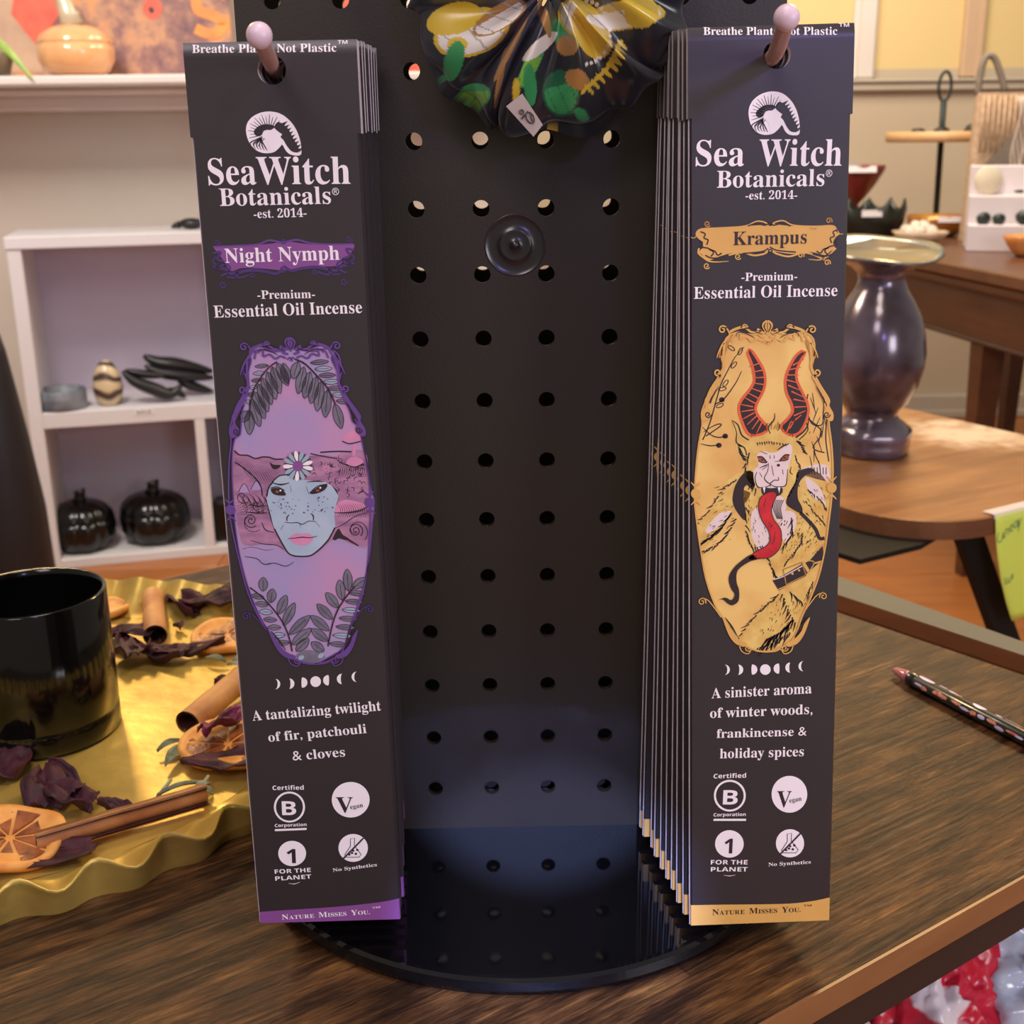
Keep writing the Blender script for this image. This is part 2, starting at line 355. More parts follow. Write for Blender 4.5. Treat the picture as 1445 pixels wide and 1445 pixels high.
# grey cabinet standing just beyond the counter
m_grey = mat('grey_green_paint', S((112, 110, 100)), 0.6, spec=0.2, var=0.08, vscale=10)
ga = atz(1180, 812, -0.03); gb = atz(1400, 890, -0.03); gd = (gb-ga).normalized(); gn = Vector((gd.y, -gd.x, 0)); gn = gn if gn.x < 0 else -gn
g0 = ga-gd*0.13; g1 = gb+gd*0.055
t = thing('low_cabinet', 'narrow grey-green painted cabinet top running along the far side of the counter', 'cabinet', (g0.x, g0.y, FLOOR))
def P2(v): return (v.x-g0.x, v.y-g0.y)
MB().prism([P2(g0), P2(g1), P2(g1+gn*0.052), P2(g0+gn*0.052)], -0.052-FLOOR, -0.030-FLOOR).build('top_board', m_grey, t)
MB().prism([P2(g0-gn*-0.004+gd*0.01), P2(g1-gd*0.01+gn*0.004), P2(g1-gd*0.01+gn*0.05), P2(g0+gd*0.01+gn*0.05)], 0.0, -0.052-FLOOR).build('carcass', m_grey, t)

# ================================================================== SIDE TABLE, VASE
ZS = -0.10
m_side = wood('walnut_side_table', [S((96, 60, 36)), S((150, 104, 66)), S((178, 132, 86))], ang=math.radians(28), scale=1.4, rough=0.32, bump=0.15, streak=14, patch=(0.655, 1.16, 0.17, S((226, 208, 190)), 0.85))  # the pale patch is painted-in window glare on a dusty top
m_sedge = wood('walnut_edge', [S((84, 48, 30)), S((128, 84, 56))], ang=math.radians(28), scale=2, rough=0.35, bump=0.1, streak=10)
m_blk = mat('black_powder_coat', S((20, 18, 19)), 0.6, spec=0.25, var=0.2, vscale=60)
e1 = Vector((0.865, 0.50, 0)).normalized(); e2 = Vector((-e1.y, e1.x, 0)); c0 = atz(1262, 745, ZS)
t = thing('side_table', 'brown wooden side table with a rounded corner and black metal legs, under the dark vase', 'table', (0, 0, FLOOR))
R_ = 0.11; cc = c0+e1*0.0+e2*0.0
org = Vector((0.4507, 0.758, 0))-e1*0.03-e2*0.03
loc = []
for k in range(13):
    a = PI*1.5-k*(PI/2)/12; loc.append((R_+R_*math.cos(a), R_+R_*math.sin(a)))
loc = loc[::-1]
Wd = 0.43+0.03; Ln = 0.95
loc = loc+[(Wd-0.03, 0), (Wd, 0.03), (Wd, Ln), (0, Ln)]
pp = [org+e1*a+e2*b for a, b in loc]; pp = [(v.x, v.y) for v in pp]
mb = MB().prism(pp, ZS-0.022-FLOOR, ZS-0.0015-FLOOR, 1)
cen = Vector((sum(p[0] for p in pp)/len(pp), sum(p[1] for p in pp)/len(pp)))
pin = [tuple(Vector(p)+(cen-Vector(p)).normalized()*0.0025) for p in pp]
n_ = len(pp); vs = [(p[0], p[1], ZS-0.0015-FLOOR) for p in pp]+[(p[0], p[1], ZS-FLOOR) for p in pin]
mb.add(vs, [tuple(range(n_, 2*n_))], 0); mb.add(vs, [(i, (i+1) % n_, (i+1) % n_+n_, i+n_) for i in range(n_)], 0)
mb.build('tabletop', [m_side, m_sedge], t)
def beam(mb, a, b, w, h, up=Vector((0, 0, 1)), m=0):
    d = (b-a); L = d.length; d.normalize(); s = d.cross(up).normalized(); u = s.cross(d)
    T = Matrix((( *[s.x, d.x, u.x], a.x), (s.y, d.y, u.y, a.y), (s.z, d.z, u.z, a.z), (0, 0, 0, 1)))
    mb.box((-w/2, 0, -h/2), (w/2, L, h/2), m, T, bev=0.001)
zt_ = ZS-0.022
la = Vector((0, 0, 0)); la = atz(1376, 752, zt_-0.0)+e2*0.012; n1_ = e2.copy()
lb = atplane(1432, 940, la, n1_)
ld = (lb-la).normalized(); lend = la+ld*((FLOOR-la.z)/ld.z)
off = Vector((0, 0, -FLOOR))
def legpair(sh):
    mb = MB(); beam(mb, la+sh+off-ld*0.004, lend+sh+off, 0.034, 0.012, e2); mb.build('leg', m_blk, t)
legpair(Vector()); legpair(e2*0.78)
la2 = la-e1*0.17
def leg2(sh):
    d2 = Vector(ld); d2 = (-e1*ld.dot(e1)+Vector((0, 0, ld.z))).normalized(); e_ = la2+sh+d2*((FLOOR-la2.z)/d2.z)
    mb = MB(); beam(mb, la2+sh+off, e_+off, 0.05, 0.012, e2); return mb, la2+sh, e_
bb = atz(1178, 735, zt_-0.004); 
# flat black plate under the top, its pointed end showing at the left
pa = [atz(1120, 715, zt_), atz(1120, 760, zt_), atz(1214, 790, zt_), atz(1302, 768, zt_), atz(1290, 745, zt_)]
MB().prism([(v.x, v.y) for v in [atz(1080, 700, zt_), atz(1080, 748, zt_), atz(1214, 789, zt_), atz(1300, 768, zt_), atz(1330, 750, zt_), atz(1300, 690, zt_)]], zt_-0.006-FLOOR, zt_-0.0002-FLOOR).build('mounting_plate', m_blk, t)
for sh in (e2*0.78,):
    a_ = org+e1*0.09+sh+Vector((0, 0, zt_)); 
    MB().box((a_.x-0.012, a_.y+0.05-0.012, 0), (a_.x+0.012, a_.y+0.05+0.012, zt_-FLOOR-0.006)).build('leg', m_blk, t)

# lime price note taped to the table edge
m_note = mat('lime_paper', S((222, 240, 100)), 0.6, var=0.06, vscale=12)
m_ink = mat('teal_ink', S((96, 150, 110)), 0.7, var=0.2, vscale=300)
m_tape = mat('clear_tape', S((226, 214, 222)), 0.15, var=0.04, vscale=50, spec=0.9)
nn = -e2
pe = org+Vector((0, 0, ZS))-e2*0.0012          # plane just in front of the front edge
NC = {}
for kx, (px, py) in dict(tl=(1403, 742), bl=(1427, 876), ml=(1404, 800)).items(): NC[kx] = atplane(px, py, pe, nn)
x0n = (NC['tl']-pe).dot(e1); zt2 = ZS+0.0008; zbn = NC['bl'].z
t = thing('paper_note', 'lime green handwritten note taped to the front edge of the side table', 'note', tuple(pe+e1*x0n))
def nq(u, z, o=0.0):      # on the hanging sheet
    c = 0.004*math.sin(min(1, max(0, -z/(ZS-zbn)))*PI*0.9)
    return e1*u-e2*(o+0.0+c*0.7)+Vector((0, 0, z))
slant = ((NC['bl']-pe).dot(e1)-x0n)
H = ZS-zbn
MB().grid(lambda u, v: nq(u*0.075+slant*v*1.0*(0.15+0.85*v), -v*H, 0.0003), 8, 14).build('sheet', m_note, t)
solidify(t.children[0], 0.0003, 0)
mb = MB().grid(lambda u, v: (e1*(u*0.085-0.002)+(e2*(0.016*(1-v)) if v < 0.5 else e2*(0.0005-0.0025*(v-0.5)))+Vector((0, 0, 0.0016 if v < 0.6 else 0.0016-0.012*(v-0.6)))), 3, 10); mb.build('tape_strip', m_tape, t)
def scrawl(pts, w=0.0011, o=0.0011):
    P = smooth_pts(pts, False, 5); mb = MB(); L_ = []
    for i, p in enumerate(P):
        a = P[max(i-1, 0)]; b = P[min(i+1, len(P)-1)]; d = (b-a).normalized() if (b-a).length else Vector((1, 0)); n = Vector((-d.y, d.x))*w/2
        L_ += [nq(p.x+n.x, p.y+n.y, o), nq(p.x-n.x, p.y-n.y, o)]
    mb.add(L_, [(2*i, 2*i+1, 2*i+3, 2*i+2) for i in range(len(P)-1)]); return mb
mb = MB()
def word():
    global mb
    tag(mb.build('handwriting', m_ink, t), kind='stuff'); mb = MB()
def sc2(pts, ox, oz, s):
    q_ = scrawl([(ox+a*s, oz+b*s) for a, b in pts]); mb.add(q_.v, q_.f)
s_ = 0.011
sc2([(0, 1), (-.1, .2), (.2, -.1), (.6, .1), (.6, .7)], 0.006, -0.030, s_)
sc2([(0, .1), (0, .6), (.05, -.02), (.3, .1)], 0.0145, -0.027, s_); sc2([(0, 0), (0, .6), (.2, .6), (.4, .55), (.45, 0)], 0.018, -0.025, s_)
sc2([(0, .3), (.4, .4), (.4, .65), (.1, .65), (0, .3), (.2, 0), (.55, .1)], 0.0245, -0.022, s_); sc2([(.6, .7), (.1, .6), (.1, .1), (.5, .2), (.6, .7), (.65, .05)], 0.031, -0.0195, s_)
sc2([(0, .7), (.2, 0), (.4, .7), (.1, -.6)], 0.038, -0.0175, s_); word()
sc2([(0, .7), (.1, 0), (.45, .1), (.5, .6), (.5, .1), (.9, .1), (1, .8)], 0.024, -0.083, s_); sc2([(0, 0), (0, .6)], 0.037, -0.080, s_); word()


# dark iridescent vase
m_vase = mat('iridescent_glaze', S((112, 100, 118)), 0.22, metal=0.35, spec=0.7, coat=0.6, film=420.0, c2=S((58, 46, 56)), vscale=14, detail=2)
m_pearl = mat('pearl_glaze', S((176, 174, 158)), 0.2, metal=0.6, coat=0.5, film=380.0, c2=S((120, 132, 128)), vscale=30)
vb = atz(1226, 638, ZS); VY = vb.y
def vr(px, py): return abs((aty(px, py, VY)-aty(1224, py, VY)).x)
def vz(py): return aty(1224, py, VY).z-ZS
zb0 = vz(638)
prof = [(0.0, 0.0), (0.045, 0.0), (0.0495, 0.003), (0.051, 0.014), (0.0505, 0.020), (0.053, 0.024), (0.052, 0.032), (0.043, 0.041), (0.0345, 0.047), (0.032, 0.053), (0.037, 0.061)]
for px, py in ((1272, 565), (1284, 540), (1290, 515), (1291, 495), (1288, 470), (1281, 445), (1270, 424), (1260, 408), (1256, 396), (1258, 386), (1268, 376), (1285, 367), (1302, 358), (1305, 353)):
    prof.append((vr(px, py), vz(py)))
zr = prof[-1][1]
NP = len(prof)
def wav(z, a, f): return z+f*(0.011*math.sin(a)+0.002*math.cos(3*a))
def lobes(r, z, a, j): return (r*(1+(0.035*math.cos(6*a) if 1 < j < 7 else 0)), wav(z, a, max(0, (j-NP+5)/4)))
t = thing('ceramic_vase', 'dark purple iridescent ceramic vase with a flared rim, standing on the side table', 'vase', tuple(vb))
MB().lathe(prof, 56, fn=lobes).build('body', m_vase, t)
rr = prof[-1][0]
MB().lathe([(rr, zr), (rr-0.002, zr+0.003), (rr*0.9, zr+0.001), (rr*0.7, zr-0.002), (rr*0.5, zr-0.007), (rr*0.40, zr-0.014), (rr*0.36, zr-0.06), (0.0, zr-0.06)], 56, fn=lambda r, z, a, j: (r, wav(z, a, (1, 1, .95, .8, .5, .3, 0, 0)[j]))).build('rim_interior', m_pearl, t)
tag(t.children[1], 'pearly cream inner rim')
# ================================================================== DISPLAY STAND
m_board = mat('black_pegboard', S((50, 43, 35)), 0.42, var=0.12, vscale=5, bump=0.05, bscale=900, spec=0.55)
m_gloss = mat('black_gloss_plastic', S((9, 9, 11)), 0.06, var=0.2, vscale=30, spec=0.6)
m_boss = mat('black_plastic_boss', S((44, 40, 42)), 0.25, var=0.1, vscale=50, spec=0.6)
IN = 0.0254; HR = 0.0033; Z0R = 0.0203; NR = 17; NCO = 8; TH = 0.003
stand = thing('display_stand', 'black double-sided pegboard display stand on a glossy round base', 'display stand', (0, 0.017, TABLE))
so = (0, 0.017, TABLE)
def pegboard(y, zoff, name):
    mb = MB(); H = IN/2; n = 20
    def face(yy):
        for c in range(NCO):
            for r in range(NR):
                cx = (c-3.5)*IN; cz = Z0R+r*IN+zoff; vs = []
                for k in range(n):
                    a = 2*PI*k/n+PI/n; ca, sa = math.cos(a), math.sin(a); q_ = H/max(abs(ca), abs(sa))
                    vs.append((cx+HR*ca, yy, cz+HR*sa)); vs.append((cx+q_*ca, yy, cz+q_*sa))
                # add exact corners
                base = len(vs); vs += [(cx+H, yy, cz+H), (cx-H, yy, cz+H), (cx-H, yy, cz-H), (cx+H, yy, cz-H)]
                fs = []
                for k in range(n):
                    k2 = (k+1) % n; a0 = 2*PI*k/n+PI/n; a1 = a0+2*PI/n; f = [2*k, 2*k+1]
                    for ci in range(4):
                        ca = PI/4+ci*PI/2
                        if a0 < ca < a1 or a0 < ca+2*PI < a1: f.append(base+ci)
                    f += [2*k2+1, 2*k2]; fs.append(tuple(f))
                mb.add(vs, fs)
    face(y); face(y+TH)
    for c in range(NCO):
        for r in range(NR):
            cx = (c-3.5)*IN; cz = Z0R+r*IN+zoff
            vs = []
            for yy in (y, y+TH):
                for k in range(n): vs.append((cx+HR*math.cos(2*PI*k/n+PI/n), yy, cz+HR*math.sin(2*PI*k/n+PI/n)))
            mb.add(vs, [(k, (k+1) % n, (k+1) % n+n, k+n) for k in range(n)], 0, True)
    xe = 0.103; x1 = 4*IN; zlo = 0.0; z1 = Z0R+zoff-IN/2; z2 = Z0R+zoff+(NR-0.5)*IN; zh = z2+0.004
    mb.box((-xe, y, zlo), (xe, y+TH, z1)); mb.box((-xe, y, z2), (xe, y+TH, zh))
    mb.box((-xe, y, z1), (-x1, y+TH, z2)); mb.box((x1, y, z1), (xe, y+TH, z2))
    return mb.build(name, m_board, stand, sub=so)
pegboard(0.0, 0.0, 'front_panel'); pegboard(0.035, 0.0015, 'back_panel')
for s in (-1, 1):
    MB().box((min(s*0.100, s*0.103), TH, 0), (max(s*0.100, s*0.103), 0.035, 0.45)).build('side_panel', m_board, stand, sub=so)
MB().lathe([(0.0, TABLE), (0.117, TABLE), (0.1212, TABLE+0.0008), (0.1222, TABLE+0.003), (0.1215, -0.0012), (0.1200, -0.0002), (0.1185, 0.0), (0.0, 0.0)], 220, c=(0, 0.0155, 0), smooth=False).build('round_base', m_gloss, stand, sub=so)
bc = aty(727, 346, 0.0)
T = Matrix.Translation((bc.x, 0, bc.z)) @ Matrix.Rotation(PI/2, 4, 'X')
MB().lathe([(0.0122, -0.0003), (0.0120, 0.0003), (0.0116, 0.0003), (0.0114, 0.0001), (0.0064, 0.0001), (0.0060, 0.0006), (0.0052, 0.0004), (0.002, 0.0002), (0.0015, 0.0009), (0.0, 0.0012)], 40, T=T).build('round_boss', m_boss, stand, sub=so)

# pegs
m_peg = mat('pinkish_peg_plastic', S((232, 205, 218)), 0.35, var=0.05, vscale=60, sub=0.05)
m_pegs = mat('peg_shaft_plastic', S((205, 160, 150)), 0.4, var=0.08, vscale=60)
PEG = {}
for key, (bx, bz_), (bpx, bpy_), lab in (('L', (-0.0889, Z0R+12*IN), (366, 50), 'pale pink ball-tipped peg holding the purple-banded incense packets'), ('R', (0.0889, Z0R+12*IN), (1110, 25), 'pale pink ball-tipped peg holding the gold-banded incense packets')):
    a = Vector((bx, 0.002, bz_)); b = aty(bpx, bpy_, -0.112); c_ = aty(*((384, 93) if key == 'L' else (1094, 76)), -0.062)-a
    t = thing('display_peg', lab, 'peg', tuple(a), group=None)
    d = (b-a); pth = smooth3([(0, 0.0005, 0), (0, -0.006, 0), tuple(c_*0.55+Vector((0, 0, -.001))), tuple(c_), tuple(d)], 4); MB().tube(pth, [0.0026]*len(pth), 14).build('shaft', m_pegs, t)
    MB().sphere(tuple(d), 0.0038, 22, 14).build('ball_tip', m_peg, t)

# ================================================================== INCENSE PACKETS
m_pk = mat('black_card', S((50, 43, 46)), 0.42, var=0.06, vscale=40, bump=0.03, bscale=1500, spec=0.5)
m_pk.node_tree.nodes['Principled BSDF'].inputs['Coat Weight'].default_value = 0.35; m_pk.node_tree.nodes['Principled BSDF'].inputs['Coat Roughness'].default_value = 0.24
m_pkw = mat('cut_card_edge', S((226, 214, 222)), 0.6, var=0.12, vscale=200)
m_white = mat('white_print', S((255, 244, 250)), 0.42, var=0.02, vscale=50)
m_ink_d = mat('dark_print', S((54, 40, 44)), 0.42, var=0.1, vscale=90)
m_gold = mat('gold_print', S((232, 178, 96)), 0.42, var=0.08, vscale=70)
m_gold_d = mat('deep_gold_print', S((196, 140, 66)), 0.42, var=0.1, vscale=70)
m_gold_l = mat('gold_watercolour', S((248, 206, 122)), 0.42, c2=S((228, 170, 92)), vscale=45, detail=3, lo=0.3, hi=0.6)
m_fur = mat('yellow_fur_print', S((240, 206, 118)), 0.42, c2=S((222, 172, 88)), vscale=160, detail=5)
m_pale = mat('pale_pink_print', S((242, 218, 214)), 0.42, var=0.05, vscale=100)
m_red = mat('red_print', S((222, 48, 56)), 0.42, c2=S((192, 34, 44)), vscale=200)
m_glow = mat('orange_red_print', S((240, 104, 62)), 0.42, var=0.1, vscale=150)
m_eye = mat('rust_print', S((170, 88, 44)), 0.42, var=0.1)
m_pur = mat('purple_print', S((108, 72, 146)), 0.42, var=0.08, vscale=90)
m_pur_d = mat('deep_purple_print', S((82, 56, 118)), 0.42, var=0.1, vscale=90)
m_band = mat('violet_band_print', S((142, 82, 150)), 0.42, var=0.05, vscale=60)
m_wc = mat('violet_watercolour', S((196, 148, 190)), 0.42, c2=S((170, 152, 198)), vscale=38, detail=3, lo=0.36, hi=0.62)
m_hair = mat('mauve_print', S((190, 136, 168)), 0.42, c2=S((150, 104, 142)), vscale=120, detail=6, stretch=(1, 1, 2.5))
m_skin = mat('pale_blue_print', S((184, 200, 216)), 0.42, c2=S((168, 186, 208)), vscale=80)
m_leaf = mat('grey_leaf_print', S((128, 122, 140)), 0.42, c2=S((104, 100, 116)), vscale=200)
m_leafl = mat('pale_leaf_print', S((164, 182, 200)), 0.42, var=0.08, vscale=100)
m_lip = mat('pink_lip_print', S((222, 146, 184)), 0.42, var=0.08, vscale=200)
MATS = [m_white, m_ink_d, m_gold, m_gold_d, m_gold_l, m_fur, m_pale, m_red, m_glow, m_eye, m_pur, m_pur_d, m_band, m_wc, m_hair, m_skin, m_leaf, m_leafl, m_lip, m_pk]
WHITE, INK, GOLD, GOLDD, GOLDL, FUR, PALE, RED, GLOW, EYE, PUR, PURD, BAND, WC, HAIR, SKIN, LEAF, LEAFL, LIP, BLACK = range(20)
PW = 0.0557
class Packet:
    """the frame of one packet: front face in the local XZ plane, Y away from the viewer"""
    def __init__(s, tl, tr, bl, br, yt, yb):
        TL, TR = aty(*tl, yt), aty(*tr, yt); BL, BR = aty(*bl, yb), aty(*br, yb)
        top = (TL+TR)/2; bot = (BL+BR)/2
        Z = (top-bot); s.L = Z.length; Z.normalize(); X = ((TR-TL)+(BR-BL)); X = (X-Z*X.dot(Z)).normalized(); Y = Z.cross(X)
        s.O = top; s.X, s.Y, s.Z = X, Y, Z
        s.M = Matrix.Translation(top) @ Matrix((X, Y, Z)).transposed().to_4x4()
    def loc(s, px, py):
        d = atplane(px, py, s.O, s.Y)-s.O; return Vector((d.dot(s.X), d.dot(s.Z)))
CURL = 46.0; CZ = 0.0045
def curl(z):
    t = z+CZ; return CURL*t*t if t > 0 else 0.0
class Ink:
    """flat print: thin layers of ink just off the face of one packet"""
    def __init__(s, pk): s.pk = pk; s.mb = MB(); s.o = (0, 0); s.sc = 1.0; s.n = 0; s.lw = 1.0
    def crop(s, ox, oy, sc): s.o = (ox, oy); s.sc = sc; return s
    def P(s, p): return s.pk.loc(s.o[0]+p[0]/s.sc, s.o[1]+p[1]/s.sc)
    def w(s, v): return v/s.sc*0.000242*s.lw
    def put(s, pts, faces, m, layer):
        s.n += 1; off = 0.00004+layer*0.00004
        s.mb.add([(p[0], curl(p[1])-off, p[1]) for p in pts], faces, m)
    def poly(s, pts, m, layer=1, smooth=True, n=4, local=False):
        L = [p if local else s.P(p) for p in pts]
        if smooth: L = smooth_pts(L, True, n)
        L = [Vector((p[0], p[1], 0)) for p in L]
        s.put(L, [tuple(f) for f in tessellate_polygon([L])], m, layer)
    def ell(s, c, rx, ry, m, layer=1, rot=0.0, n=24):
        s.poly([(c[0]+rx*math.cos(a)*math.cos(rot)-ry*math.sin(a)*math.sin(rot), c[1]+rx*math.cos(a)*math.sin(rot)+ry*math.sin(a)*math.cos(rot)) for a in [2*PI*k/n for k in range(n)]], m, layer, False)
    def stroke(s, pts, w, m, layer=2, taper=(1, 1), closed=False, smooth=True, n=4):
        if m == INK: w = w*1.35
        L = [s.P(p) for p in pts]
        if smooth: L = smooth_pts(L, closed, n)
        if closed: L = L+[L[0]]
        N = len(L); V = []
        for i, p in enumerate(L):
            a = L[i-1] if i else (L[-2] if closed else L[0]); b = L[i+1] if i < N-1 else (L[1] if closed else L[-1])
            d = (b-a); d = d.normalized() if d.length else Vector((1, 0)); t = i/(N-1)
            ww = s.w(w)*0.5*((taper[0]*(1-2*t)+2*t) if t < 0.5 else (2*(1-t)+taper[1]*(2*t-1)))
            nn_ = Vector((-d.y, d.x))*ww; V += [p+nn_, p-nn_]
        s.put(V, [(2*i, 2*i+1, 2*i+3, 2*i+2) for i in range(N-1)], m, layer)
    def ring(s, c, r, w, m, layer=2): s.stroke([(c[0]+r*math.cos(2*PI*k/32), c[1]+r*math.sin(2*PI*k/32)) for k in range(32)], w, m, layer, closed=True, smooth=False)
    def spiral(s, c, r0, r1, turns, w, m, layer=3, start=0.0, sgn=1):
        N = int(abs(turns)*14)+4
        s.stroke([(c[0]+(r0+(r1-r0)*k/N)*math.cos(start+sgn*2*PI*turns*k/N), c[1]+(r0+(r1-r0)*k/N)*math.sin(start+sgn*2*PI*turns*k/N)) for k in range(N+1)], w, m, layer, smooth=False)
    def text(s, txt, p0, p1, cap, m, layer=2, serif=True, ref='H'):
        """lettering whose baseline runs p0..p1 (crop pixels), capital height cap"""
        vs, fs, x0, x1, H = glyphs(txt, serif)
        a, b = s.P(p0), s.P(p1); X = (b-a)/(x1-x0); U = Vector((-X.y, X.x)).normalized()*(s.w(cap)/H)
        s.put([a+X*(v[0]-x0)+U*v[1] for v in vs], fs, m, layer)
    def caps(s, txt, p0, p1, cap, m, layer=2):
        # capitals and small capitals
        vs = []; fs = []; x = 0.0
        for ch in txt:
            if ch == ' ': x += 0.42; continue
            k = 0.74 if ch.islower() else 1.0
            v, f, a0, a1, H = glyphs(ch.upper(), True); b_ = len(vs); vs += [(x+(q[0]-a0)*k, q[1]*k, 0) for q in v]; fs += [tuple(i+b_ for i in q) for q in f]; x += (a1-a0)*k+0.05
        a, b = s.P(p0), s.P(p1); X = (b-a)/x; U = Vector((-X.y, X.x)).normalized()*(s.w(cap)/H)
        s.put([a+X*v[0]+U*v[1] for v in vs], fs, m, layer)
    def done(s, name): return s.mb.build(name, MATS, None, link=False)
_gc = {}
def glyphs(txt, serif=True):
    key = (txt, serif)
    if key in _gc: return _gc[key]
    def mb_(q):
        o = ''
        for ch in q:
            if 'A' <= ch <= 'Z': o += chr((0x1D400 if serif else 0x1D5D4)+ord(ch)-65)
            elif 'a' <= ch <= 'z': o += chr((0x1D41A if serif else 0x1D5EE)+ord(ch)-97)
            elif '0' <= ch <= '9': o += chr((0x1D7CE if serif else 0x1D7EC)+ord(ch)-48)
            else: o += ch
        return o
    def mesh(q):
        c = bpy.data.curves.new('lettering', 'FONT'); c.body = q; c.resolution_u = 3
        o = bpy.data.objects.new('lettering', c); COL.objects.link(o)
        dg = bpy.context.evaluated_depsgraph_get(); me = o.evaluated_get(dg).to_mesh()
        v = [tuple(p.co) for p in me.vertices]; f = [tuple(p.vertices) for p in me.polygons]
        o.evaluated_get(dg).to_mesh_clear(); bpy.data.objects.remove(o); bpy.data.curves.remove(c); return v, f
    v, f = mesh(mb_(txt)); H = _gc.get(('#', serif))
    if H is None: hv, _ = mesh(mb_('H')); H = _gc[('#', serif)] = max(p[1] for p in hv)
    _gc[key] = (v, f, min(p[0] for p in v), max(p[0] for p in v), H); return _gc[key]

LP = Packet((258, 60), (502, 55), (363, 1305), (569, 1295), -0.070, -0.084)
RP = Packet((974, 35), (1203, 35), (972, 1302), (1173, 1303), -0.056, -0.084)
def packet_body(pk):
    """card sleeve: folded header at the top, hanging hole, body below; returns child meshes"""
    L = pk.L; HD = 0.029; hw = PW/2; bw = PW/2-0.0005; T = 0.0026; parts = {}
    hc = None
    return L, HD, hw, bw, T
def make_sleeve(pk, hole):
    L, HD, hw, bw, T = packet_body(pk)
    hx, hz = hole; R = 0.0046; n = 28
    mb = MB()
    # header: front and back skins with the hanging hole through them, as a ring of quads round the hole
    def outline():
        P = []
        for k in range(n):
            a = 2*PI*k/n; ca, sa = math.cos(a), math.sin(a)
            tx = ((hw-hx) if ca > 0 else (-hw-hx))/ca if abs(ca) > 1e-6 else 1e9
            tz = ((-CZ-hz) if sa > 0 else (-HD-hz))/sa if abs(sa) > 1e-6 else 1e9
            t = min(tx, tz); P.append((hx+t*ca, hz+t*sa))
        return P
    O_ = outline(); corners = [(hw, -CZ), (-hw, -CZ), (-hw, -HD), (hw, -HD)]
    for y in (0.0, T+0.0008):
        rings = []
        for f in (0.0, 0.33, 0.66, 1.0):
            rings.append([(hx+R*math.cos(2*PI*k/n)*(1-f)+(O_[k][0]-hx)*f, hz+R*math.sin(2*PI*k/n)*(1-f)+(O_[k][1]-hz)*f) for k in range(n)])
        V = [(x, curl(z)+y, z) for rg in rings for x, z in rg]
        F = [(j*n+k, j*n+(k+1) % n, (j+1)*n+(k+1) % n, (j+1)*n+k) for j in range(3) for k in range(n)]
        bi = len(V); V += [(x, curl(z)+y, z) for x, z in corners]
        for ci, (x, z) in enumerate(corners):
            a = math.atan2(z-hz, x-hx) % (2*PI); k = int(a/(2*PI/n)); F.append((3*n+k, bi+ci, 3*n+(k+1) % n))
        mb.add(V, F, 0)
    for y in (0.0, T+0.0008):
        mb.grid(lambda u, v, y=y: (hw*(2*u-1), curl(-CZ*v)+y, -CZ*v), 2, 9)
    # walls of the hole and of the header
    V = [(hx+R*math.cos(2*PI*k/n), curl(hz)+y, hz+R*math.sin(2*PI*k/n)) for y in (0, T+0.0008) for k in range(n)]
    mb.add(V, [(k, (k+1) % n, (k+1) % n+n, k+n) for k in range(n)], 1, True)
    for sx in (-1, 1):
        zs = [0, -.0015, -.003, -CZ, -HD*.4, -HD*.7, -HD]
        V = [(sx*hw, curl(z)+y, z) for z in zs for y in (0, T+0.0008)]
        mb.add(V, [(2*i, 2*i+1, 2*i+3, 2*i+2) for i in range(6)], 1)
    mb.add([(-hw, curl(0), 0), (hw, curl(0), 0), (hw, curl(0)+T+.0008, 0), (-hw, curl(0)+T+.0008, 0)], [(0, 1, 2, 3)], 0)
    mb.add([(-hw, 0, -HD), (hw, 0, -HD), (hw, T+.0008, -HD), (-hw, T+.0008, -HD)], [(0, 1, 2, 3)], 0)
    header = mb.build('header_flap', [m_pk, m_pkw], None, link=False)
    mb = MB(); y1 = 0.00003
    pr = [(-bw, 0.0012), (-bw+0.0008, y1), (bw-0.0008, y1), (bw, 0.0012), (bw, T), (-bw, T)]
    V = [(x, y, z) for z in (-HD+0.002, -L) for x, y in pr]; K = len(pr)
    mb.add(V, [(i, (i+1) % K, (i+1) % K+K, i+K) for i in range(K)], 0); mb.add(V, [tuple(range(K)), tuple(range(K, 2*K))], 1)
    body = mb.build('sleeve', [m_pk, m_pkw], None, link=False)
    mb = MB(); mb.box((-bw-0.0001, 0.0010, -L), (-bw+0.0002, 0.0016, -HD)); mb.box((-bw-0.0001, 0.0022, -L+0.01), (-bw+0.0002, 0.0026, -HD))
    seam = mb.build('glued_seam', m_pkw, None, link=False)
    return [header, body, seam]

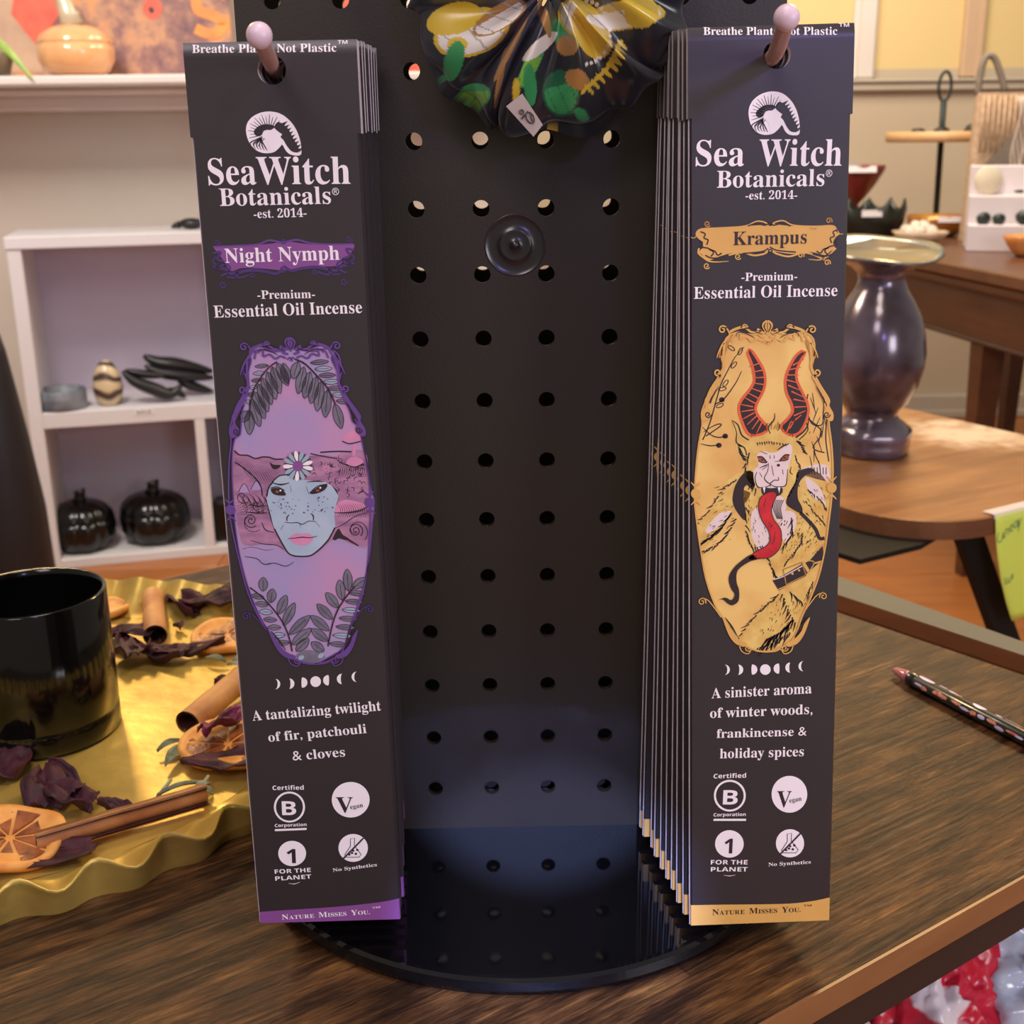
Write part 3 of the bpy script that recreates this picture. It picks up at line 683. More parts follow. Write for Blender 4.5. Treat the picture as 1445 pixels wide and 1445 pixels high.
def crescents(I, pts, r, bandw=None):
    ph = [0.30, 0.45, 0.68, 1, 0.68, 0.45, 0.30]
    for i, (c, f) in enumerate(zip(pts, ph)):
        if f == 1: I.ell(c, r, r, WHITE, 3); continue
        s_ = 1 if i < 3 else -1; R_ = r*0.97
        outer = [(c[0]+s_*R_*math.cos(a), c[1]+R_*math.sin(a)) for a in [-PI/2+PI*k/14 for k in range(15)]]
        k_ = 1-2*f*0.85
        inner = [(c[0]+s_*R_*k_*math.cos(a), c[1]+R_*math.sin(a)*0.985) for a in [PI/2-PI*k/14 for k in range(1, 14)]]
        I.poly(outer+inner, WHITE, 3, False)
def shell_logo(I):      # nautilus emblem, crop coordinates 1187x1445 of the gold packet
    I.poly([(445, 260), (455, 200), (490, 150), (550, 112), (620, 98), (690, 112), (750, 160), (790, 225), (812, 300), (818, 370), (810, 412), (770, 418), (735, 410), (710, 385), (690, 345), (675, 352), (640, 395), (600, 412), (545, 412), (500, 390), (460, 335)], WHITE, 1)
    I.poly([(640, 215), (665, 175), (700, 185), (715, 200), (740, 230), (765, 290), (795, 345), (800, 380), (790, 395), (750, 388), (720, 350), (700, 310), (680, 285), (690, 265), (665, 245)], BLACK, 2)
    for k in range(17):
        a = PI*(0.72+k*0.062); c = (600, 265)
        r1, r2 = (78, 142) if k % 2 else (62, 128)
        p = lambda r, da: (c[0]+r*math.cos(a+da), c[1]+r*1.03*math.sin(a+da))
        I.poly([p(r1*0.8, -0.05), p(r2, -0.01), p(r2, 0.012), p(r1*0.8, 0.07)], BLACK, 2, False)
    I.poly([(500, 250), (540, 210), (590, 195), (640, 205), (620, 235), (570, 245), (550, 280), (510, 285)], BLACK, 2)
    for k in range(9):
        x = 705+k*12; y = 172+k*24; I.poly([(x-14, y+10), (x+30, y-10), (x+4, y+26)], BLACK, 3, False)
    I.poly([(552, 285), (570, 250), (600, 238), (640, 255), (675, 280), (690, 330), (650, 385), (605, 405), (598, 350), (575, 310)], WHITE, 3)
    for k in range(6):
        x = 480+k*20; I.stroke([(555-k*2, 300+k*3), (x-8, 340+k*6), (x+4, 385+k*2)], 8, BLACK, 3, (1, 0.3))
def common(I, name, S_):
    pass
# ---------------------------------------------------------------- print of the gold packet
def gold_print(pk):
    out = []
    I = Ink(pk).crop(970, 110, 5.161); shell_logo(I); out.append(I.done('shell_emblem'))
    I = Ink(pk)
    I.crop(900, 10, 3.141)
    I.text('Breathe Plants Not Plastic', (291, 123), (884, 123), 33, WHITE); I.text('™', (892, 100), (938, 100), 28, WHITE, serif=False)
    out.append(I.done('slogan')); I = Ink(pk).crop(900, 10, 3.141)
    I.text('Sea', (256, 704), (470, 704), 108, WHITE); I.text('Witch', (535, 704), (902, 703), 112, WHITE)
    I.text('Botanicals', (350, 801), (826, 792), 72, WHITE); I.text('®', (832, 752), (861, 752), 30, WHITE, serif=False)
    I.text('-est. 2014-', (477, 853), (706, 850), 36, WHITE)
    out.append(I.done('brand_lettering')); I = Ink(pk).crop(900, 10, 3.141)
    I.text('-Premium-', (459, 1214), (706, 1210), 36, WHITE)
    I.text('Essential Oil Incense', (248, 1293), (884, 1280), 52, WHITE)
    out.append(I.done('product_lettering')); I = Ink(pk).crop(880, 920, 3.6125)
    I.text('A sinister aroma', (448, 236), (958, 210), 60, WHITE); I.text('of winter woods,', (440, 336), (962, 315), 58, WHITE)
    I.text('frankincense &', (474, 438), (932, 425), 52, WHITE); I.text('holiday spices', (490, 542), (918, 530), 58, WHITE)
    out.append(I.done('aroma_lettering'))
    # name banner
    I = Ink(pk).crop(970, 110, 5.161)
    I.poly([(100, 1095), (250, 1088), (430, 1078), (540, 1070), (610, 1062), (680, 1070), (780, 1078), (920, 1078), (1060, 1075), (1085, 1120), (1110, 1135), (1080, 1160), (1060, 1200), (1075, 1240), (1040, 1262), (1000, 1290), (900, 1268), (760, 1282), (600, 1262), (440, 1282), (330, 1275), (240, 1298), (150, 1330), (110, 1290), (85, 1265), (115, 1230), (100, 1190), (70, 1160), (60, 1130)], GOLD, 1)
    I.stroke([(25, 1160), (50, 1165), (85, 1130), (110, 1098), (260, 1090), (420, 1078), (500, 1045), (560, 1050), (600, 1075), (640, 1050), (700, 1040), (770, 1072), (920, 1080), (1055, 1075), (1085, 1100), (1110, 1135), (1135, 1135)], 11, GOLD, 2, (0.4, 0.4))
    I.stroke([(85, 1240), (80, 1275), (120, 1310), (160, 1335), (220, 1340), (300, 1335)], 13, GOLD, 2, (1, 0.3))
    I.stroke([(300, 1290), (400, 1270), (480, 1292), (560, 1280), (600, 1255), (650, 1280), (740, 1300), (830, 1275), (900, 1280), (1000, 1325)], 13, GOLD, 2)
    I.stroke([(880, 1320), (960, 1325), (1020, 1300), (1060, 1260), (1082, 1240)], 12, GOLD, 2, (0.3, 1))
    for c, sg in (((145, 1062), 1), ((1030, 1040), -1), ((140, 1368), 1), ((1018, 1345), -1), ((368, 1300), 1), ((826, 1292), -1)):
        I.spiral(c, 24, 5, 1.3, 8, GOLDD if c[1] < 1100 else GOLD, 3, 0.5, sg)
    for sx in (0, 1):
        f = (lambda x: x) if sx == 0 else (lambda x: 1190-x)
        for pts in ([(95, 1120), (130, 1135), (120, 1165), (150, 1180), (140, 1215)], [(80, 1180), (110, 1200), (95, 1230), (150, 1240), (190, 1270), (170, 1300)], [(160, 1250), (200, 1262), (220, 1290), (250, 1275)], [(130, 1290), (170, 1310), (230, 1310), (280, 1295)]):
            I.stroke([(f(x), y-(sx*14)) for x, y in pts], 7, INK, 3)
        I.stroke([(f(x), y) for x, y in [(440, 1078), (500, 1060), (560, 1072), (590, 1062)]], 7, INK, 3)
        I.stroke([(f(x), y-sx*10) for x, y in [(400, 1278), (480, 1272), (550, 1262), (590, 1240)]], 7, INK, 3)
    I.ring((603, 1062), 11, 7, INK, 3); I.ring((603, 1262), 13, 7, INK, 3)
    I.text('Krampus', (332, 1218), (868, 1205), 96, INK, 4); I.text('™', (884, 1114), (936, 1114), 22, GOLDD, 4, serif=False)
    out.append(I.done('name_banner'))
    # artwork
    I = Ink(pk).crop(960, 430, 5.558)
    Y2 = 250*5.558       # second crop starts 250 photo pixels lower
    def q2(L): return [(x, y+Y2) for x, y in L]
    frame = [(360, 260), (450, 215), (560, 235), (700, 210), (850, 235), (960, 215), (1040, 265), (1050, 380), (1035, 500), (1090, 620), (1135, 700), (1130, 780), (1160, 850), (1165, 950), (1185, 1100), (1195, 1300)]+q2([(1185, 120), (1160, 330), (1130, 540), (1080, 750), (1010, 930), (950, 1060), (900, 1200), (840, 1270), (700, 1325), (560, 1310), (460, 1240), (390, 1180), (330, 1060), (270, 960), (200, 760), (160, 540), (130, 330), (110, 120)])+[(125, 1250), (145, 1080), (170, 940), (165, 850), (195, 760), (235, 660), (300, 560), (330, 480), (320, 380)]
    I.poly(frame, GOLDL, 1, n=3)
    # side plants and twigs
    for pts in ([(500, 330), (430, 410), (380, 500), (320, 620), (290, 720), (230, 930), (175, 1060)], [(480, 520), (430, 620), (340, 740), (270, 780)], [(175, 960), (240, 1020), (300, 1040), (360, 1030)], [(160, 1090), (230, 1105), (300, 1100)], [(180, 1000), (240, 960), (300, 935), (315, 950), (200, 1030)]):
        I.stroke(pts, 7, INK, 3, (0.5, 1))
    for c in ((352, 1030), (302, 1102), (325, 745)): I.ell(c, 22, 20, INK, 3)
    for c, r in (((470, 365), -.5), ((420, 472), -.25), ((355, 615), -.3), ((330, 660), .4), ((310, 790), .2), ((400, 340), 1.2)):
        I.stroke([(c[0]+(30*math.cos(a))*math.cos(r-.6)-(13*math.sin(a))*math.sin(r-.6), c[1]+(30*math.cos(a))*math.sin(r-.6)+(13*math.sin(a))*math.cos(r-.6)) for a in [2*PI*j/12 for j in range(12)]], 5, INK, 3, closed=True)
    for k in range(15):
        x = 1010+random.random()*130; y = 690+k*38; d = (random.random()-.5)*120
        I.stroke([(x, y), (x+d*.5, y+60), (x+d, y+125)], 6, INK, 2, (.5, .5))
    for pts in ([(1000, 700), (990, 800), (1030, 930), (1110, 940), (1120, 860)], [(1010, 900), (1110, 1000), (1040, 1120), (1130, 1160)], [(1150, 880), (1140, 1050), (1165, 1230)], [(970, 880), (1000, 980), (930, 1060)]): I.stroke(pts, 7, INK, 3)
    # bracket flowers
    I.poly([(930, 1330), (960, 1285), (1030, 1260), (1090, 1250), (1150, 1262), (1170, 1320), (1170, 1380), (1080, 1370), (1000, 1345)], PALE, 2)
    for k in range(7): I.stroke([(1000+k*24, 1275), (1010+k*22, 1330)], 5, INK, 3)
    # body
    I.poly(q2([(470, 60), (560, 90), (640, 60), (820, 120), (900, 40), (960, -60), (1050, -90), (1150, 0), (1180, 200), (1150, 420), (1060, 700), (1020, 900), (930, 1100), (880, 1230), (700, 1318), (560, 1305), (455, 1222), (560, 1080), (650, 960), (770, 890), (760, 760), (680, 640), (560, 530), (510, 420), (500, 260), (440, 220)]), FUR, 2, n=2)
    I.poly(q2([(140, 320), (210, 240), (300, 110), (360, 0), (460, -70), (560, -60), (540, 120), (430, 240), (330, 350), (260, 440), (165, 540), (150, 430)]), FUR, 2)
    I.poly(q2([(200, 370), (300, 250), (400, 230), (330, 320), (230, 400)]), PALE, 3)
    I.poly(q2([(560, 240), (640, 200), (700, 330), (700, 480), (620, 530), (560, 420)]), PALE, 3)
    I.poly(q2([(820, 230), (900, 250), (900, 360), (830, 470), (790, 420), (780, 320)]), PALE, 3)
    I.poly(q2([(980, -30), (1060, 10), (1110, 80), (1140, 180), (1090, 150), (1020, 100)]), PALE, 3)
    I.poly(q2([(540, -90), (470, -40), (420, 60), (415, 180), (500, 300), (512, 230), (495, 120), (510, 20), (570, 60), (590, -40)]), INK, 4)
    I.poly(q2([(1010, -110), (920, -80), (900, 0), (850, 90), (830, 170), (890, 220), (950, 245), (955, 200), (920, 120), (930, 10), (990, -60), (1050, -90)]), INK, 4)
    I.stroke(q2([(940, 240), (1000, 300), (1060, 370), (1090, 440), (1130, 440)]), 22, INK, 4)
    random.seed(11)
    def furs(L, n, ln, w=6, ang=1.2, m=INK, lay=4):
        for k in range(n):
            t = k/(n-1)*(len(L)-1); i = min(int(t), len(L)-2); f = t-i
            x = L[i][0]*(1-f)+L[i+1][0]*f; y = L[i][1]*(1-f)+L[i+1][1]*f; a = ang+random.uniform(-.35, .35); l = ln*random.uniform(.6, 1.2)
            I.stroke([(x, y), (x+l*.5*math.cos(a)+4, y+l*.5*math.sin(a)), (x+l*math.cos(a), y+l*math.sin(a))], w, m, lay, (1.2, .3), smooth=False)
    furs(q2([(145, 320), (230, 220), (300, 110), (380, 20), (440, -20)]), 13, 55, 7, 2.6)
    furs(q2([(165, 480), (260, 420), (330, 350), (400, 240)]), 26, 50, 9, 2.4); furs(q2([(170, 550), (290, 490), (370, 410), (440, 290)]), 18, 46, 8, 2.5)
    furs(q2([(510, 200), (510, 400), (560, 520), (640, 500)]), 14, 60, 7, 1.3); furs(q2([(680, 600), (720, 690), (745, 740)]), 6, 50, 10, 1.1)
    furs(q2([(870, 280), (880, 400), (810, 500)]), 12, 60, 7, 1.9); furs(q2([(960, 400), (950, 480), (880, 560), (820, 640)]), 14, 44, 7, 2.0)
    furs(q2([(1000, 60), (1080, 120), (1140, 200)]), 8, 40, 7, 1.2); furs(q2([(980, 150), (1060, 250), (1120, 320)]), 8, 40, 7, 1.0)
    furs(q2([(770, 880), (700, 950), (620, 1010), (560, 1090), (460, 1220)]), 16, 62, 7, 2.5)
    furs(q2([(800, 880), (850, 1010), (900, 1100)]), 10, 80, 8, 1.9); furs(q2([(680, 1230), (780, 1180), (880, 1080)]), 20, 110, 9, 1.95); furs(q2([(610, 1300), (720, 1260), (860, 1180)]), 16, 80, 8, 1.9)
    furs(q2([(860, 860), (950, 940)]), 8, 60, 7, 1.3); furs(q2([(1040, 780), (990, 880)]), 6, 60, 7, 1.8)
    for k in range(40):
        x = random.uniform(720, 1100); y = Y2+random.uniform(280, 560); I.ell((x, y), 5, 9, GOLDD, 3, 0.5, 8)
    for k in range(26):
        x = random.uniform(620, 980); y = Y2+random.uniform(920, 1180); I.ell((x, y), 5, 9, GOLDD, 3, 0.5, 8)
    for (x0, x1, y0, y1, n_, a_) in ((820, 1080, 280, 600, 46, 2.0), (960, 1140, -20, 330, 26, 1.1), (560, 700, 250, 560, 22, 1.4), (500, 600, 60, 300, 16, 1.5), (250, 420, 20, 300, 22, 2.6), (620, 1000, 900, 1180, 40, 1.9), (180, 400, 330, 500, 16, 2.5)):
        for k in range(n_):
            x = random.uniform(x0, x1); y = Y2+random.uniform(y0, y1); a = a_+random.uniform(-.3, .3); l = random.uniform(16, 34)
            I.stroke([(x, y), (x+l*math.cos(a), y+l*math.sin(a))], 5, INK if k % 3 else GOLDD, 4, (1, .3), smooth=False)
    # belt
    I.poly(q2([(722, 770), (800, 735), (960, 640), (1010, 620), (1115, 500), (1125, 600), (1010, 700), (980, 730), (850, 810), (770, 850)]), INK, 5, False)
    I.stroke(q2([(728, 765), (810, 738), (960, 655)]), 9, PALE, 6); I.stroke(q2([(765, 842), (860, 800), (985, 730)]), 9, GOLD, 6)
    I.stroke(q2([(805, 685), (950, 630), (985, 730), (830, 806)]), 14, GOLD, 6, closed=True, smooth=False); I.stroke(q2([(805, 685), (950, 630), (985, 730), (830, 806)]), 3, INK, 7, closed=True, smooth=False)
    I.stroke(q2([(960, 625), (1010, 710)]), 26, GOLD, 6); I.stroke(q2([(1000, 615), (1050, 630), (1010, 700)]), 8, GOLD, 6)
    for c in ((878, 718), (930, 692)): I.ell((c[0], c[1]+Y2), 9, 9, GOLD, 7)
    I.stroke(q2([(1040, 640), (1110, 620)]), 14, GOLD, 6); I.stroke(q2([(1040, 560), (1130, 480)]), 10, GOLD, 6)
    # ears, head
    I.poly([(400, 905), (450, 930), (490, 1010), (540, 1060), (560, 1130), (535, 1250), (470, 1220), (440, 1130), (430, 1040)], FUR, 3)
    I.poly([(1005, 860), (985, 960), (925, 1040), (900, 1120), (930, 1170), (990, 1120), (1010, 1000)], FUR, 3)
    I.stroke([(400, 905), (450, 940), (480, 1020), (535, 1060)], 9, INK, 4, (.4, 1)); I.stroke([(408, 915), (440, 1000), (440, 1080), (500, 1120), (520, 1180)], 8, INK, 4, (.4, 1))
    I.stroke([(1005, 850), (1000, 940), (960, 1000), (905, 1040)], 9, INK, 4, (.4, 1))
    furs([(450, 1100), (460, 1160), (490, 1210)], 8, 50, 9, 0.6); furs([(910, 1070), (940, 1100), (960, 1150)], 7, 45, 10, 0.4)
    I.poly([(540, 1060), (600, 990), (700, 970), (800, 980), (890, 1040), (905, 1120), (920, 1230), (930, 1330), (870, 1480), (800, 1560), (740, 1540), (600, 1500), (540, 1400), (510, 1330), (530, 1220), (560, 1130)], FUR, 4)
    furs([(560, 1040), (640, 990), (720, 975), (800, 985), (880, 1040)], 16, 60, 8, -1.5, GOLDD, 5); furs([(600, 1080), (700, 1070), (820, 1090)], 12, 30, 7, 1.5, INK, 5)
    I.stroke([(705, 1010), (690, 960), (735, 900), (740, 850)], 9, INK, 5, (.6, .3)); I.stroke([(680, 1000), (670, 950), (690, 930)], 7, INK, 5, (.5, .3)); I.stroke([(760, 990), (780, 950), (770, 930)], 7, INK, 5, (.5, .3))
    furs([(540, 1160), (510, 1260), (520, 1370), (590, 1440)], 12, 55, 8, 1.9, INK, 5); furs([(900, 1180), (930, 1280), (900, 1400), (840, 1500)], 12, 55, 7, 1.2, INK, 5)
    I.poly([(600, 1180), (650, 1150), (720, 1160), (780, 1140), (840, 1095), (875, 1110), (870, 1180), (850, 1260), (840, 1330), (830, 1410), (790, 1440), (700, 1450), (620, 1440), (580, 1390), (575, 1300), (610, 1260)], PALE, 5)
    I.stroke([(760, 1140), (800, 1110), (850, 1090)], 9, INK, 6, (.4, .6))
    for cx_, cy2 in ((640, 1215), (818, 1200)):
        sgn_ = 1 if cx_ < 700 else -1
        I.poly([(cx_-34*sgn_, cy2-18), (cx_, cy2-20), (cx_+34*sgn_, cy2+20), (cx_, cy2+20), (cx_-26*sgn_, cy2+8)], EYE, 6)
        I.stroke([(cx_-38*sgn_, cy2-22), (cx_, cy2-22), (cx_+40*sgn_, cy2+22)], 8, INK, 7); I.stroke([(cx_-30*sgn_, cy2+8), (cx_, cy2+22), (cx_+36*sgn_, cy2+22)], 6, INK, 7); I.ell((cx_, cy2), 7, 7, INK, 7)
    for pts in ([(690, 1240), (685, 1300), (660, 1350), (665, 1375), (700, 1400), (735, 1375), (770, 1375), (765, 1350)], [(600, 1310), (585, 1360), (610, 1430), (680, 1425), (705, 1405)], [(840, 1290), (835, 1360), (820, 1420), (740, 1425), (705, 1405)], [(705, 1405), (705, 1430)],
                [(620, 1280), (660, 1262), (690, 1250)], [(640, 1295), (680, 1262)], [(740, 1228), (790, 1225)], [(800, 1290), (805, 1330)], [(715, 1260), (730, 1340)], [(630, 1150), (680, 1170)], [(700, 1180), (705, 1205)], [(735, 1180), (735, 1205)], [(870, 1270), (860, 1310), (880, 1330)], [(620, 1315), (640, 1350)]):
        I.stroke(pts, 7, INK, 6, (.5, .6))
    I.ell((768, 1258), 13, 11, INK, 6)
    I.poly([(640, 1430), (710, 1438), (790, 1430), (800, 1470), (760, 1500), (680, 1500), (640, 1480)], INK, 6)
    for x in (655, 772): I.poly([(x-10, 1430), (x+12, 1430), (x+2, 1478)], WHITE, 7, False)
    # beard
    I.poly(q2([(735, 130), (790, 110), (830, 180), (810, 260), (770, 320), (735, 270), (715, 200)]), PALE, 5)
    for k in range(6): I.stroke(q2([(740+k*14, 140), (725+k*12, 200), (760+k*8, 290)]), 5, INK, 6)
    # tongue
    tg = q2([(640, 110), (690, 80), (740, 78), (752, 110), (725, 170), (712, 230), (735, 300), (785, 370), (792, 460), (770, 530), (700, 590), (620, 600), (550, 612), (535, 590), (600, 540), (660, 510), (700, 460), (690, 380), (640, 300), (612, 210), (620, 140)])
    I.poly(tg, RED, 8); I.stroke(tg, 5, INK, 9, closed=True)
    for pts in ([(670, 130), (655, 180), (660, 200)], [(690, 320), (720, 345), (690, 350)], [(740, 390), (735, 450), (715, 490)], [(690, 520), (720, 550)], [(600, 570), (580, 590), (630, 590)]): I.stroke(q2(pts), 5, INK, 9, (.4, .4))
    tail = q2([(560, 568), (500, 600), (420, 670), (378, 750), (395, 830), (425, 880), (400, 925), (350, 905), (290, 930), (330, 920), (375, 955), (410, 965), (455, 930), (460, 850), (440, 780), (450, 690), (540, 625), (600, 604)])
    I.poly(tail, INK, 8)
    # horns
    hl = [(535, 370), (560, 380), (600, 440), (640, 510), (655, 590), (640, 670), (590, 770), (580, 830), (610, 890), (668, 960), (640, 1000), (550, 1010), (500, 930), (468, 820), (490, 750), (560, 660), (590, 590), (575, 480)]
    hr = [(968, 372), (930, 440), (900, 520), (905, 600), (950, 700), (990, 790), (985, 880), (930, 990), (860, 1010), (800, 960), (850, 900), (890, 840), (880, 770), (840, 680), (835, 580), (870, 480), (920, 400)]
    for h in (hl, hr):
        I.stroke(h, 44, GLOW, 5, closed=True, n=3); I.poly(h, INK, 6)
    cl = [(585, 470, .35), (605, 520, .2), (622, 570, .05), (618, 620, -.15), (600, 670, -.35), (570, 712, -.5), (545, 750, -.5), (520, 790, -.2), (525, 830, .15), (535, 870, .5), (560, 905, .75), (590, 935, .95), (620, 960, 1.1)]
    for (x, y, a) in cl:
        I.stroke([(x-50*math.cos(a), y+50*math.sin(a)), (x+50*math.cos(a), y-50*math.sin(a))], 10, GLOW, 7, (.6, 1.2))
    cr_ = [(925, 450, .5), (895, 500, .2), (880, 550, 0), (875, 600, -.25), (890, 650, -.4), (915, 700, -.45), (935, 750, -.2), (945, 800, .05), (935, 850, .4), (910, 895, .7), (880, 930, 1.0), (850, 955, 1.2)]
    for (x, y, a) in cr_:
        I.stroke([(x-50*math.cos(a), y+50*math.sin(a)), (x+50*math.cos(a), y-50*math.sin(a))], 10, GLOW, 7, (1.2, .6))
    ornate_frame(I, frame, GOLD, GOLDD, Y2)
    out.append(I.done('framed_artwork'))
    I = Ink(pk).crop(880, 920, 3.6125)
    crescents(I, [(515, 90), (583, 90), (655, 89), (722, 89), (790, 84), (850, 79), (917, 72)], 27)
    out.append(I.done('moon_phases'))
    marks(I2 := Ink(pk).crop(880, 920, 3.6125), 0); out.append(I2.done('certification_marks'))
    I = Ink(pk).crop(880, 920, 3.6125)
    bottom_band(I, [(326, 1291), (500, 1288), (700, 1286), (850, 1282), (950, 1272), (1010, 1262), (1064, 1250)], [(1066, 1345), (700, 1362), (326, 1384)], GOLD)
    I.caps('Nature Misses You.', (452, 1340), (905, 1324), 36, INK, 3); I.text('™', (916, 1304), (958, 1302), 20, INK, 3, serif=False)
    out.append(I.done('bottom_band'))
    return out
def bottom_band(I, top, bot, m):
    # a strip right across the face, its upper edge curving up towards one side
    L = I.pk.L; w = PW/2-0.0009; tp = smooth_pts([I.P(p) for p in top], False, 3); N = len(tp)
    x0 = tp[0].x; x1 = tp[-1].x; V = []
    for i, p in enumerate(tp):
        x = -w+(p.x-x0)/(x1-x0)*2*w; V += [(x, p.y), (x, -L+0.0001)]
    I.put(V, [(2*i, 2*i+1, 2*i+3, 2*i+2) for i in range(N-1)], m, 1)
    zl = tp[0].y; zr_ = tp[-1].y      # wraps round both edges of the sleeve
    for sx, z in ((-1, zl), (1, zr_)):
        x = sx*(PW/2-0.0007+0.00006)
        I.mb.add([(sx*(PW/2-0.0009), -0.00008, z), (x, 0.0012, z), (x, 0.0012, -L), (sx*(PW/2-0.0009), -0.00008, -L)], [(0, 1, 2, 3)], m)
        I.mb.add([(x, 0.0012, z), (x, 0.003, z), (x, 0.003, -L), (x, 0.0012, -L)], [(0, 1, 2, 3)], m)
def ornate_frame(I, frame, c1, c2, Y2, dim=False):
    """scrolled border around the picture (crop coordinates of the gold packet)"""
    w1 = 13 if not dim else 12
    body = frame[10:]; 
    I.stroke(frame, w1, c1, 10, closed=True, n=3); 
    for s_ in (-1, 1):
        f = lambda x, s_=s_: x if s_ < 0 else 1362-x
        # corner scrolls
        I.spiral((f(330), 195), 34, 6, 1.3, 12, c1, 11, -0.3 if s_ < 0 else PI+0.3, -1 if s_ < 0 else 1)
        I.stroke([(f(x), y) for x, y in [(355, 175), (385, 225), (370, 260), (330, 310), (300, 370), (285, 415)]], 18, c1, 11, (.6, .4))
        I.poly([(f(x), y) for x, y in [(300, 420), (315, 340), (360, 270), (380, 300), (345, 400), (335, 520), (320, 500), (325, 400)]], c2, 10)
        I.spiral((f(292), 530), 30, 8, 1.2, 13, c1, 11, 0.6 if s_ < 0 else PI-0.6, 1 if s_ < 0 else -1)
        I.stroke([(f(x), y) for x, y in [(345, 300), (335, 420), (335, 500), (300, 570)]], 20, c1, 11, (1, 1))
        # bulging shoulder
        I.poly([(f(x), y) for x, y in [(310, 560), (240, 660), (190, 745), (195, 790), (165, 850), (168, 905), (205, 905), (240, 850), (215, 790), (245, 720), (300, 620), (330, 570)]], c1, 11)
        I.spiral((f(215), 860), 26, 6, 1.3, 7, INK, 12, 0, 1); I.stroke([(f(x), y) for x, y in [(300, 640), (245, 730), (232, 770)]], 10, INK, 12, (.3, 1))
        # top acanthus
        I.stroke([(f(x), y) for x, y in [(385, 215), (430, 190), (500, 175), (560, 215), (640, 200)]], 22, c1, 11, (1, .5))
        I.stroke([(f(x), y) for x, y in [(400, 290), (420, 235), (470, 225), (470, 270), (520, 255), (560, 290), (600, 270), (640, 285)]], 15, c1, 11)
        I.stroke([(f(x), y) for x, y in [(470, 180), (500, 155), (525, 170), (515, 190)]], 10, c1, 11)
        I.stroke([(f(x), y) for x, y in [(440, 250), (440, 225), (480, 215), (540, 235), (580, 260)]], 6, INK, 12, (.5, .5)); I.stroke([(f(x), y) for x, y in [(480, 190), (530, 185), (600, 215), (640, 230)]], 6, INK, 12, (.5, .5))
        I.stroke([(f(x), y) for x, y in [(600, 190), (640, 215), (620, 240), (660, 255)]], 18, c1, 11)
        I.stroke([(f(x), y) for x, y in [(650, 300), (670, 280), (690, 310)]], 10, c1, 11)
        I.poly([(f(x), y) for x, y in [(681, 125), (645, 140), (640, 175), (665, 215), (681, 230)]], c1, 11); I.stroke([(f(x), y) for x, y in [(668, 140), (655, 170), (676, 215)]], 8, INK, 12, (.5, .5))
        # mid moons on the side
        mx = 120 if s_ < 0 else 1185; my = Y2+90 if s_ < 0 else Y2+45
        I.ell((mx, my), 38, 40, c1, 12)
        for dy in (-1, 1):
            I.stroke([(mx-38, my+dy*90), (mx, my+dy*58), (mx+38, my+dy*90)], 18, c1, 12, (.3, .3))
        # lower scrolls
        lx, ly = (168, 938) if s_ < 0 else (1120, 895)
        I.spiral((lx, Y2+ly), 32, 7, 1.4, 9, c1 if not dim else c2, 11, 0.4 if s_ < 0 else PI-.4, -1 if s_ < 0 else 1)
        I.stroke([(lx-s_*0, Y2+ly-32), (lx-s_*50, Y2+ly-10), (lx-s_*100, Y2+ly+50), (lx-s_*150, Y2+ly+120)], 9, c1 if not dim else c2, 11)
        g = (lambda x: x) if s_ < 0 else (lambda x: 1345-x)
        I.poly([(g(x), Y2+y) for x, y in [(330, 1060), (375, 1110), (400, 1170), (460, 1235), (520, 1262), (500, 1290), (430, 1265), (375, 1190)]], c1, 11)
        I.stroke([(g(x), Y2+y) for x, y in [(350, 1060), (400, 1130), (450, 1215)]], 12, INK, 12, (.3, .3))
        I.spiral((g(528), Y2+1302), 26, 5, 1.3, 9, c1, 11, 0, 1); I.stroke([(g(x), Y2+y) for x, y in [(460, 1275), (480, 1325), (530, 1345), (560, 1310), (600, 1325), (672, 1332)]], 9, c1, 11)
